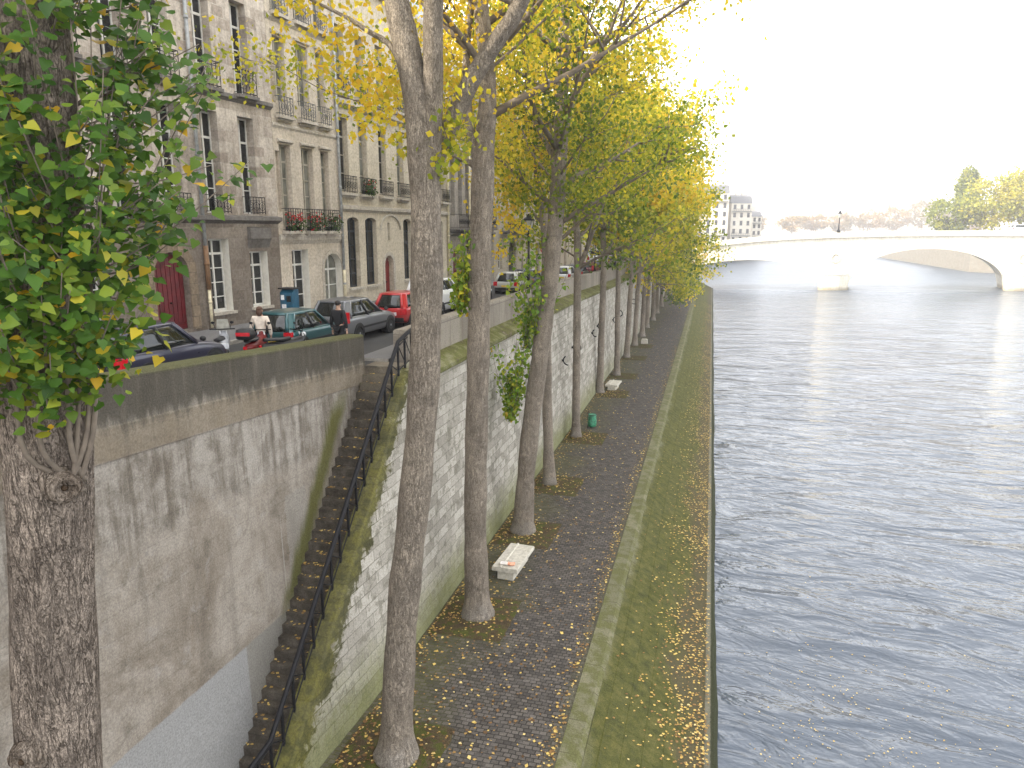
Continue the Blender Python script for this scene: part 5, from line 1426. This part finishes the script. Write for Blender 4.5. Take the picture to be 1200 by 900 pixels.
# ------------------------------------------------------------------ street furniture
def furniture():
    # pay-and-display machine
    t = thing('ticket_machine', 'blue parking ticket machine with white notices on the pavement by the pale house', 'ticket machine', (-16.9, 26.9, street(26.9) + .13), -.15)
    b = MB(); b.box(-.16, .16, -.14, .14, 0, .55); b.build('pedestal', M['iron_grey'], t)
    b = MB(); b.prism([(-.2, .55), (.2, .55), (.2, 1.32), (.05, 1.46), (-.2, 1.46)], -.32, .32, lambda a, c, e: (e, -a, c)); cab = b.build('cabinet', M['machine_blue'], t)
    b = MB(); b.box(-.27, -.1, -.212, -.203, 1.02, 1.22); b.box(-.24, -.02, -.212, -.203, .62, .84); b.build('notice', M['sign_white'], cab)
    b = MB(); b.box(.02, .24, -.214, -.203, .95, 1.2); b.build('screen', M['glass_dark'], cab)
    b = MB(); b.box(-.36, .36, -.26, .26, 1.465, 1.52); b.build('hood', M['plastic'], cab)
    # street lamps
    def lamp(label, loc, h=4.6, k=1.0, group='street lamps'):
        t = thing('street_lamp', label, 'street lamp', loc, 0, group)
        b = MB(); prof = [(.20, 0), (.20, .12), (.15, .2), (.16, .6), (.11, .75), (.07, 1.0), (.055, 1.6), (.05, h - 1.15), (.085, h - 1.08), (.05, h - 1.0), (.06, h - .86)]
        b.loft([[(r * k * cos(2 * pi * j / 12), r * k * sin(2 * pi * j / 12), z) for j in range(12)] for r, z in prof], 0, True); b.build('post', M['iron'], t)
        b = MB(); b.loft([[(r * k * cos(2 * pi * j / 6 + .2), r * k * sin(2 * pi * j / 6 + .2), z) for j in range(6)] for r, z in ((.13, h - .84), (.24, h - .3))], 0, False); ln = b.build('lantern', M['lamp_glass'], t)
        b = MB()
        for j in range(6):
            a = 2 * pi * j / 6 + .2; b.tube([(.135 * k * cos(a), .135 * k * sin(a), h - .84), (.245 * k * cos(a), .245 * k * sin(a), h - .3)], .014, 5)
        b.build('lantern_frame', M['iron'], ln)
        b = MB(); b.loft([[(r * k * cos(2 * pi * j / 6 + .2), r * k * sin(2 * pi * j / 6 + .2), z) for j in range(6)] for r, z in ((.29, h - .3), (.24, h - .2), (.1, h - .08), (.1, h - .02), (.03, h + .08))], 0, False); b.build('cap', M['iron'], ln)
    lamp('old black lantern lamp post standing behind the parapet among yellow leaves', (-10.1, 41.0, street(41) + .1), 4.75, 1.25)
    lamp('old black lantern lamp post further along the street, behind the slim trunks', (-10.1, 66.0, street(66) + .1), 4.75, 1.1)
    # road signs
    for q, (dx, lab) in enumerate(((0, 'red ringed round road sign on a pole, behind the leaning trunk'), (.75, 'red ringed round road sign on a pole, next to the slim pale trunk'))):
        t = thing('road_sign', lab, 'road sign', (-13.9 + dx, 62 + q * .5, street(62)), 0, 'red ringed road signs')
        b = MB(); b.tube([(0, 0, 0), (0, 0, 3.1)], .035, 8); b.build('pole', M['iron_grey'], t)
        b = MB(); b.tube([(0, -.05, 2.75), (0, -.07, 2.75)], .33, 24, 0, False); pl = b.build('disc', M['sign_white'], t)
        b = MB(); b.ring((0, -.08, 2.75), .275, .05, (0, 1, 0), 24, 6); b.build('red_ring', M['sign_red'], pl)
    # stone benches
    def bench(label, loc, rz, L=2.0, extra=False):
        t = thing('stone_bench', label, 'bench', loc, rz, 'stone benches on the quay path')
        b = MB(); b.box(-.3, .3, -L / 2 + .10, L / 2 - .2, 0, .33); b.build('pedestal', M['bench'], t)
        b = MB()
        b.prism([(-.46, .335), (.46, .335), (.48, .36), (.48, .47), (.46, .49), (-.12, .49), (-.14, .53), (-.19, .53), (-.21, .49), (-.46, .49), (-.48, .47), (-.48, .36)], -L / 2, L / 2, lambda a, c, e: (a, e, c))
        b.build('seat', M['bench'], t)
        return t
    M['bench'] = facade_mat('bench_stone', (.50, .47, .40), (.46, .43, .37), (.40, .37, .31), 3, 3, .35, (.34, .32, .26), .3)
    bench('pale stone bench with litter on its seat, beside the third trunk', (-6.45, 24.1, PATH), -.06, 2.1)
    bench('small pale stone bench far along the path by a slim trunk', (-6.9, 56.3, PATH), -.06, 1.9)
    z = PATH + .49
    b = MB(); b.loft([[(-6.72 + dx, 23.3 + .1 * cos(a) + dy, z + .02 + .045 * (1 + sin(a))) for a in [2 * pi * j / 8 for j in range(8)]] for dx, dy in ((0, 0), (.12, .03), (.26, -.02))], 0, False)
    tag(b.build('paper_bag', M['paper']), 'crumpled white paper left on the nearest stone bench', 'litter')
    b = MB(); b.loft([[(-6.46 + dx, 23.35 + .09 * cos(a) + dy, z + .01 + .05 * (1 + sin(a))) for a in [2 * pi * j / 8 for j in range(8)]] for dx, dy in ((0, 0), (.1, -.05), (.24, .02))], 0, False)
    tag(b.build('wrapper', M['paper_orange']), 'orange food wrapper left on the nearest stone bench', 'litter')
    # rubbish bag in a ring stand
    t = thing('rubbish_bag', 'green translucent rubbish bag hanging from a ring beside the straight trunk', 'rubbish bag', (-6.7, 44.2, PATH))
    b = MB(); rings = []
    for (r, zz) in ((.12, .08), (.25, .14), (.29, .35), (.26, .6), (.24, .8), (.26, .9)):
        rings.append([(r * (1 + .1 * sin(5 * a + zz * 9)) * cos(a), r * (1 + .1 * sin(4 * a + zz * 6)) * sin(a), zz) for a in [2 * pi * j / 18 for j in range(18)]])
    b.loft(rings, 0, True); b.build('bag', M['green_bag'], t)
    b = MB(); b.ring((0, 0, .9), .27, .018, (0, 0, 1), 20, 6); b.tube([(-.27, 0, 0), (-.27, 0, 1.1)], .025, 8); b.build('stand', M['iron'], t)
    # white stone block and step line
    b = MB(); b.prism([(-.35, 0), (.35, 0), (.33, .42), (.25, .5), (-.28, .5), (-.34, .4)], -.3, .3, lambda a, c, e: (a - 6.6, e + 80.5, c + PATH))
    tag(b.build('stone_block', M['bench']), 'white stone block at the foot of a far trunk', 'stone block')
    # mooring rings on the quay wall
    k = 0
    for (y, z, half) in ((45.25, 6.85, 0), (42.0, 6.57, 1), (55.9, 6.88, 0), (53.2, 6.7, 1), (67.8, 6.58, 0), (65.0, 6.3, 1), (80.5, 6.5, 0), (93, 6.4, 0)):
        x = wall_face(z) + .06
        lab = ('iron mooring ring hanging full circle on the pale wall', 'broken half ring of iron on the pale wall')[half] + ', ' + ['nearest the leaning trunk', 'lowest nearest the leaning trunk', 'just before the slim forked trunk', 'beside the forked trunk', 'behind the row of slim trunks', 'lower among the slim trunks', 'far beyond the forked trunk', 'farthest along the wall'][k]
        t = thing('mooring_ring', lab, 'mooring ring', (x, y, z), 0, 'iron mooring rings on the quay wall'); k += 1
        b = MB(); b.ring((.27, 0, 0), .27, .042, (.25, 1, .08), 22, 6, 0, 0 if not half else 2.2, 2 * pi if not half else 5.0); b.build('ring', M['iron'], t)
        b = MB(); b.box(-.08, .06, -.05, .05, -.06, .06); b.build('eye_bolt', M['iron'], t)
furniture()

# ------------------------------------------------------------------ bridge
M['bridge'] = facade_mat('bridge_limestone', (.74, .70, .60), (.69, .65, .55), (.60, .56, .47), 1.4, .55, .25, (.46, .40, .30), .45, .02, (.2, 1.3, .75, (.22, .18, .11)))
def bridge():
    P0 = Vector((-8.7, 182, 0)); c, s_ = .978, .208
    t = thing('stone_bridge', 'pale sunlit stone arch bridge crossing the river', 'bridge', P0)
    def f(s, d, z): return (s * c + d * .19, s * s_ + d * .98, z)       # d: towards the far side
    W = 14.0
    top = [(-30, 9.4), (-3, 9.9), (3, 10.3), (10, 11.6), (18, 12.5), (28, 13.2), (38, 13.6), (52, 13.95), (70, 14.05), (85, 14.0), (105, 13.4), (125, 12.4), (150, 10.5)]
    arches = [(2.6, 35.2, .6, 7.1, 3.4), (41.4, 78.6, .4, 9.8, .4), (84.6, 116.5, .4, 8.6, .4)]
    def under(s):
        for (a, b, zl, zc, zr) in arches:
            if a < s < b:
                m = (a + b) / 2; h = (b - a) / 2; q = (s - m) / h
                base = (3.0 if (a < 5 and s < m) else .3)
                return base + (zc - base) * (max(0, 1 - abs(q) ** 2.1)) ** .5
        return -1.0
    S = sorted(set([-30, -15, -5, 0, 125, 150] + [k for a in arches for k in np.linspace(a[0] + .001, a[1] - .001, 41)] + [a[0] for a in arches] + [a[1] for a in arches] + list(np.linspace(35.2, 41.4, 4)) + list(np.linspace(78.6, 84.6, 4))))
    S = [float(q) for q in S]
    b = MB()
    for s0, s1 in zip(S, S[1:]):
        m = (s0 + s1) / 2; u0, u1 = under(s0 + 1e-4), under(s1 - 1e-4)
        if under(m) < 0: u0 = u1 = -1.0
        t0, t1 = interp(s0, top) - 1.0, interp(s1, top) - 1.0
        for d in (0, W):
            b.poly([f(s0, d, u0), f(s1, d, u1), f(s1, d, t1), f(s0, d, t0)])
        if under(m) > -1: b.poly([f(s0, 0, u0), f(s0, W, u0), f(s1, W, u1), f(s1, 0, u1)], 1)
        else:
            pass
        b.poly([f(s0, 0, t0), f(s1, 0, t1), f(s1, W, t1), f(s0, W, t0)], 2)
    for a in arches:
        for s in a[:2]:
            b.poly([f(s, 0, -1), f(s, 0, under(s + (.01 if s == a[0] else -.01))), f(s, W, under(s + (.01 if s == a[0] else -.01))), f(s, W, -1)])
    b.build('arches', [M['bridge'], M['bridge'], M['asphalt']], t, normals=False)
    # voussoir rings
    for (a, bb_, zl, zc, zr) in arches:
        b = MB(); N = 48; q = [a + (bb_ - a) * (.5 - .5 * cos(pi * k / N)) for k in range(N + 1)]
        for k in range(N):
            s0, s1 = q[k] + 1e-3, q[k + 1] - 1e-3
            u0, u1 = under(s0), under(s1)
            m = (a + bb_) / 2
            def off(s, u, e=.95):
                d = Vector((s - m, (u + 2))).normalized(); return s + d.x * e, u + d.y * e
            o0, o1 = off(s0, u0), off(s1, u1)
            g = -.08 if k % 2 else -.05
            b.poly([f(s0, g, u0), f(s1, g, u1), f(o1[0], g, o1[1]), f(o0[0], g, o0[1])])
            b.poly([f(o0[0], g, o0[1]), f(o1[0], g, o1[1]), f(o1[0], 0, o1[1]), f(o0[0], 0, o0[1])])
            b.poly([f(s0, g, u0), f(s1, g, u1), f(s1, .3, u1), f(s0, .3, u0)])
        b.build('arch_ring', M['bridge'], t)
    # cornice and parapets
    for d0, d1, nm in ((-.45, .3, 'near'), (W - .3, W + .45, 'far')):
        b = MB(); SS = np.linspace(-30, 150, 46)
        b.loft([[f(q, d0, interp(q, top) - 1.25), f(q, d1, interp(q, top) - 1.25), f(q, d1, interp(q, top) - .95), f(q, d0, interp(q, top) - .95)] for q in SS], 0, False); b.build('cornice', M['bridge'], t)
        b = MB(); a0, a1 = (-.1, .3) if nm == 'near' else (W - .3, W + .1)
        b.loft([[f(q, a0, interp(q, top) - .948), f(q, a1, interp(q, top) - .948), f(q, a1, interp(q, top)), f(q, a0, interp(q, top))] for q in SS], 0, False); b.build('parapet', M['bridge'], t)
    # piers with cutwaters and wreaths
    for (s0, s1) in ((35.2, 41.4), (78.6, 84.6), (116.5, 122)):
        m = (s0 + s1) / 2; b = MB()
        out = [(s0 - .3, 1.0)] + [(m - (s1 - s0 + .6) / 2 * cos(pi * k / 8), -2.2 * sin(pi * k / 8) + .5) for k in range(9)] + [(s1 + .3, 1.0)]
        for z0, z1, k in ((-1, .9, 1.06), (.9, 3.6, 1.0)):
            b.prism([(m + (a - m) * k, d) for a, d in out], z0, z1, lambda a, d, e: f(a, d, e))
        rings = [[f(m + (a - m) * k, .6 + (d - .6) * k, z) for a, d in out] for k, z in ((1.05, 3.62), (1.05, 3.9), (.75, 4.7), (.3, 5.1))]
        b.loft(rings, 0, False); pr = b.build('pier', M['bridge'], t)
        b = MB(); cc = f(m, -.12, 7.6); b.ring(cc, 1.0, .22, (-s_, c, 0), 20, 8); b.tube([f(m, -.02, 7.6), f(m, -.16, 7.6)], .55, 16); b.build('wreath', M['bridge'], t)
    # abutment towards the quay
    b = MB(); b.box(-9, 2.55, -.6, W + .6, -1, 3.2, 0, lambda p: f(*p)); b.build('abutment', M['bridge'], t)
    # lamp on the bridge
    for k, (s, lab) in enumerate(((38.4, 'slim lamp post on the bridge above the first pier'),)):
        q = Vector(f(s, .1, 0)) + P0; z = interp(s, top)
        l = thing('bridge_lamp', lab, 'street lamp', (q.x, q.y, z))
        b = MB(); b.loft([[(r * cos(2 * pi * j / 10), r * sin(2 * pi * j / 10), zz) for j in range(10)] for r, zz in ((.4, 0), (.4, .4), (.18, .7), (.12, 1.2), (.10, 3.3), (.16, 3.4))], 0, True); b.build('post', M['iron'], l)
        b = MB(); b.loft([[(r * cos(2 * pi * j / 6), r * sin(2 * pi * j / 6), zz) for j in range(6)] for r, zz in ((.2, 3.4), (.42, 4.3))], 0, False); ln = b.build('lantern', M['lamp_glass'], l)
        b = MB(); b.loft([[(r * cos(2 * pi * j / 6), r * sin(2 * pi * j / 6), zz) for j in range(6)] for r, zz in ((.5, 4.3), (.3, 4.6), (.06, 5.0))], 0, False); b.build('cap', M['iron'], ln)
    return f, P0, top
bf, BP0, btop = bridge()

def bridge_traffic():
    # two walkers and a white van on the deck
    for (s, lab) in ((9.5, 'tiny dark walker on the left end of the bridge'),):
        q = Vector(bf(s, .9, 0)) + BP0
        person(lab, (q.x, q.y, interp(s, btop) - .98), 1.8, 1.75, simple('walker_coat', (.03, .03, .035), .9), simple('walker_trousers', (.03, .03, .04), .9), simple('walker_hair', (.02, .015, .01), .7))
    q = Vector(bf(81.5, 6, 0)) + BP0
    car('white van driving on the right part of the bridge', (q.x, q.y, 13.05), -pi / 2 + .21, PAINT['white'], 5.2, 2.0, 2.4, 'van', 'traffic on the bridge', plate=False)
bridge_traffic()

# ------------------------------------------------------------------ far side
def far_side():
    M['far_stone'] = facade_mat('far_pale_stone', (.60, .55, .47), (.55, .50, .42), (.45, .41, .34), 2, .6, .2, (.45, .40, .32), .3)
    def block(label, x, y, w, d, z0, h, rz, floors, bays, roofh=4, name='apartment_block'):
        t = thing(name, label, 'apartment block', (x, y, z0), rz)
        ca = cos(rz); 
        b = MB(); b.box(0, w, 0, d, -1, h); b.build('wall', M['far_stone'], t)
        b = MB(); b.prism([(-.2, h), (d * .12, h + roofh * .75), (d * .5, h + roofh), (d * .88, h + roofh * .75), (d + .2, h)], -.1, w + .1, lambda a, c, e: (e, a, c)); rf = b.build('roof', M['slate'], t)
        for k in range(3): 
            b = MB(); q = w * (k + .7) / 3.4; b.box(q - .8, q + .8, d * .4, d * .55, h + roofh * .8, h + roofh + 2); b.build('chimney', M['far_stone'], rf)
        fh = h / floors
        for j in range(floors):
            for i in range(bays):
                a = (i + .5) * w / bays; z = j * fh + fh * .25
                b = MB(); b.box(a - .6, a + .6, -.06, .0 - .004, z, z + fh * .58); wd = b.build('window', M['glass_dark'], t)
            if j in (1, floors - 1):
                b = MB(); b.box(.3, w - .3, -.8, -.07, j * fh - .1, j * fh + .08)
                for q in np.arange(.4, w - .3, .8): b.box(q, q + .08, -.78, -.72, j * fh + .09, j * fh + 1.0)
                b.box(.3, w - .3, -.8, -.7, j * fh + 1.0, j * fh + 1.08); b.build('balcony', M['iron_grey'], t)
        # side facade towards the river
            for i in range(max(2, int(d / 4))):
                a = (i + .5) * d / max(2, int(d / 4)); z = j * fh + fh * .25
                b = MB(); b.box(w + .004, w + .06, a - .6, a + .6, z, z + fh * .58); b.build('window', M['glass_dark'], t)
    block('pale six storey apartment block just right of the last tree, beyond the bridge', -7.0, 334, 13.5, 12, 8.2, 21.5, .18, 6, 4)
    block('tall narrow pale block with attic behind the last tree', -24, 332, 16.5, 14, 8.2, 24.5, .10, 7, 5)
    block('pale apartment block with mansard roof at the water corner beyond the bridge', 7.6, 344, 9.5, 13, 8.2, 17.5, .35, 5, 3)
    block('low plain house at the right end of the far corner block', 17.5, 362, 5, 12, 8.2, 12, .5, 4, 2, 3)
    # hazy blocks at the horizon
    for k, (x, y, w, h, lab) in enumerate(((20, 700, 60, 14, 'long low hazy block behind the middle trees'), (95, 760, 55, 22, 'hazy block with slate roof over the river bend'), (165, 800, 50, 27, 'tall hazy block left of the big round trees'), (225, 780, 40, 22, 'hazy block half behind the big round trees'), (-40, 690, 50, 17, 'hazy block beyond the corner houses'))):
        x, y, w, h = x * 1.45, y * 1.45, w * 1.45, h * 1.4
        t = thing('distant_building', lab, 'distant building', (x, y, 8.2))
        b = MB(); b.box(0, w, 0, 16, -1, h); b.build('wall', M['far_stone'], t)
        b = MB(); b.prism([(-.2, h), (2.5, h + 4), (8, h + 5.5), (13.5, h + 4), (16.2, h)], -.2, w + .2, lambda a, c, e: (e, a, c)); b.build('roof', M['slate'], t)
        n = int(w / 5)
        for j in range(max(2, int(h / 4))):
            b = MB()
            for i in range(n): b.box((i + .5) * w / n - .8, (i + .5) * w / n + .8, -.08, -.004, j * 3.8 + 1, j * 3.8 + 3.1)
            tag(b.build('window_row', M['glass_dark'], t), kind='stuff')
    # far trees
    def round_tree(label, x, y, z0, h, w, mat, tint, seed, n=1500, ls=.9, group=None, tall=1.0):
        global RNG
        RNG = np.random.default_rng(seed); random.seed(seed)
        t = thing('round_tree', label, 'tree', (x, y, z0), 0, group)
        b = MB(); b.tube([(0, 0, -.5), (.1, 0, h * .25), (0, .1, h * .5), (0, 0, h * .8)], [.45, .36, .28, .08], 8)
        for k in range(6):
            a = k * 1.05 + .3; b.tube([(0, 0, h * .28), (cos(a) * w * .22, sin(a) * w * .22, h * .5), (cos(a) * w * .38, sin(a) * w * .38, h * .7)], [.2, .12, .04], 6)
        b.build('trunk', M['bark'], t)
        P = []; T = []
        nc = 46
        for k in range(nc):
            u = np.array([random.gauss(0, 1), random.gauss(0, 1), random.gauss(0, 1)]); u /= np.linalg.norm(u)
            r = random.uniform(.45, 1.0) ** .6
            c = np.array([u[0] * w / 2 * r, u[1] * w / 2 * r, h * .6 + u[2] * h * .38 * r * tall])
            m = int(n / nc * random.uniform(.6, 1.4)); q = RNG.normal(size=(m, 3)) * np.array([w * .085, w * .085, h * .05])
            P.append(q + c); T.append(np.full(m, tint + random.gauss(0, .15)) + RNG.normal(size=m) * .12)
        P = np.concatenate(P); T = np.concatenate(T)
        leaf_mesh('crown', P, ls * RNG.uniform(.6, 1.3, len(P)), T, M[mat], t)
    g = 'autumn trees on the far bank'
    for k, (x, y, h, w, lab) in enumerate(((24, 455, 14, 11, 'small hazy brown tree right of the corner houses'), (46, 470, 15, 15, 'hazy brown tree left of the bridge lamp, leftmost of the long row'), (60, 478, 15.5, 15, 'hazy brown tree second in the far row'), (75, 485, 16, 15, 'hazy orange tree just behind the bridge lamp'),
                                     (91, 492, 18, 16, 'hazy brown tree right of the bridge lamp'), (107, 500, 20, 17, 'bigger hazy brown tree in the middle of the far row'), (124, 505, 24, 19, 'tallest rounded rust tree of the far row'), (141, 520, 17, 16, 'low reddish tree beside the big yellow trees'), (158, 530, 15, 17, 'low hazy tree just before the big yellow trees'))):
        round_tree(lab, x * 1.5, y * 1.5, 8.2, h * 1.5 - 3, w * 1.5, 'leaf_far', .5 + .1 * (k % 3 - 1), 300 + k, 2200, 1.4, g)
    g = 'tall trees on the right bank beyond the bridge'
    for k, (x, y, h, w, mt, tn, lab, tl) in enumerate(((92, 328, 21, 18, 'leaf_bank', .2, 'olive green tree at the left edge of the big right bank clump', 1), (103, 322, 27, 22, 'leaf_bank', .55, 'big yellow green tree of the right bank clump', 1), (113, 317, 29, 23, 'leaf_bank', .68, 'largest bright yellow tree of the right bank clump', 1),
                                     (124, 322, 28, 21, 'leaf_bank', .4, 'green yellow tree at the right edge of the photo', 1), (102, 352, 33, 9, 'leaf_bank', .22, 'taller dark narrow tree rising behind the yellow trees', 1.15), (132, 320, 29, 18, 'leaf_bank', .5, 'yellow green tree farthest right behind the bridge', 1))):
        round_tree(lab, x, y, 7.5, h, w, mt, tn, 330 + k, 5200, .95, g, tl)
far_side()

def haze():
    b = MB(); b.box(-1500, 1500, -260, 2700, -2.3, 60)
    m = NT('morning_haze'); v = m.n('ShaderNodeVolumePrincipled')
    v.inputs['Color'].default_value = (.93, .94, .97, 1); v.inputs['Density'].default_value = .0006; v.inputs['Anisotropy'].default_value = .2
    m.t.links.new(v.outputs[0], m.out.inputs['Volume'])
    tag(b.build('haze', m.mat), kind='stuff')
haze()

# ------------------------------------------------------------------ light, sky, camera
EL, AZ = 31.0, 240.0     # sun height and compass bearing from +Y, clockwise
def light():
    w = bpy.data.worlds.new('World'); scene.world = w; w.use_nodes = True
    nt = w.node_tree; nt.nodes.clear()
    out = nt.nodes.new('ShaderNodeOutputWorld'); bg = nt.nodes.new('ShaderNodeBackground')
    sky = nt.nodes.new('ShaderNodeTexSky'); sky.sky_type = 'NISHITA'; sky.sun_disc = False
    sky.sun_elevation = radians(EL); sky.sun_rotation = radians(AZ)
    sky.air_density = 1.0; sky.dust_density = 4.0; sky.ozone_density = 1.0; sky.altitude = 50
    # a thin veil of bright cloud over most of the sky
    tc = nt.nodes.new('ShaderNodeTexCoord'); mp = nt.nodes.new('ShaderNodeMapping'); mp.inputs['Scale'].default_value = (1, 1, 3)
    nz = nt.nodes.new('ShaderNodeTexNoise'); nz.inputs['Scale'].default_value = 2.2; nz.inputs['Detail'].default_value = 6
    mr = nt.nodes.new('ShaderNodeMapRange'); mr.inputs[1].default_value = .3; mr.inputs[2].default_value = .7; mr.inputs[3].default_value = .55; mr.inputs[4].default_value = .85
    mx = nt.nodes.new('ShaderNodeMix'); mx.data_type = 'RGBA'; mx.inputs[7].default_value = (12, 11.9, 11.9, 1)
    L = nt.links.new
    L(tc.outputs['Generated'], mp.inputs[0]); L(mp.outputs[0], nz.inputs['Vector']); L(nz.outputs['Fac'], mr.inputs[0]); L(mr.outputs[0], mx.inputs[0]); L(sky.outputs[0], mx.inputs[6])
    L(mx.outputs[2], bg.inputs[0]); bg.inputs[1].default_value = .12; L(bg.outputs[0], out.inputs[0])
    sd = bpy.data.lights.new('sun', 'SUN'); sd.energy = 3.0; sd.angle = radians(.6); sd.color = (1, .91, .76)
    so = bpy.data.objects.new('sun', sd); COL.objects.link(so)
    a = radians(AZ); e = radians(EL)
    to = Vector((sin(a) * cos(e), cos(a) * cos(e), sin(e)))
    so.rotation_euler = to.to_track_quat('Z', 'Y').to_euler(); so.location = (-60, -40, 60)
    cd = bpy.data.cameras.new('camera'); cam = bpy.data.objects.new('camera', cd); COL.objects.link(cam)
    cam.location = (0, 0, 14.2); cd.sensor_width = 36; cd.lens = 36 * 850 / 1200; cd.clip_end = 4000; cd.clip_start = .1
    cam.rotation_euler = (radians(90 - 12), 0, radians(15.13))
    scene.camera = cam
    vs = scene.view_settings; vs.view_transform = 'Standard'; vs.look = 'None'; vs.exposure = 1.58; vs.gamma = 1; vs.use_curve_mapping = False
    scene.render.resolution_x, scene.render.resolution_y = 1024, 768
    cy = scene.cycles; cy.use_denoising = True; cy.max_bounces = 6; cy.diffuse_bounces = 3; cy.glossy_bounces = 3; cy.transmission_bounces = 3; cy.volume_bounces = 0
light()
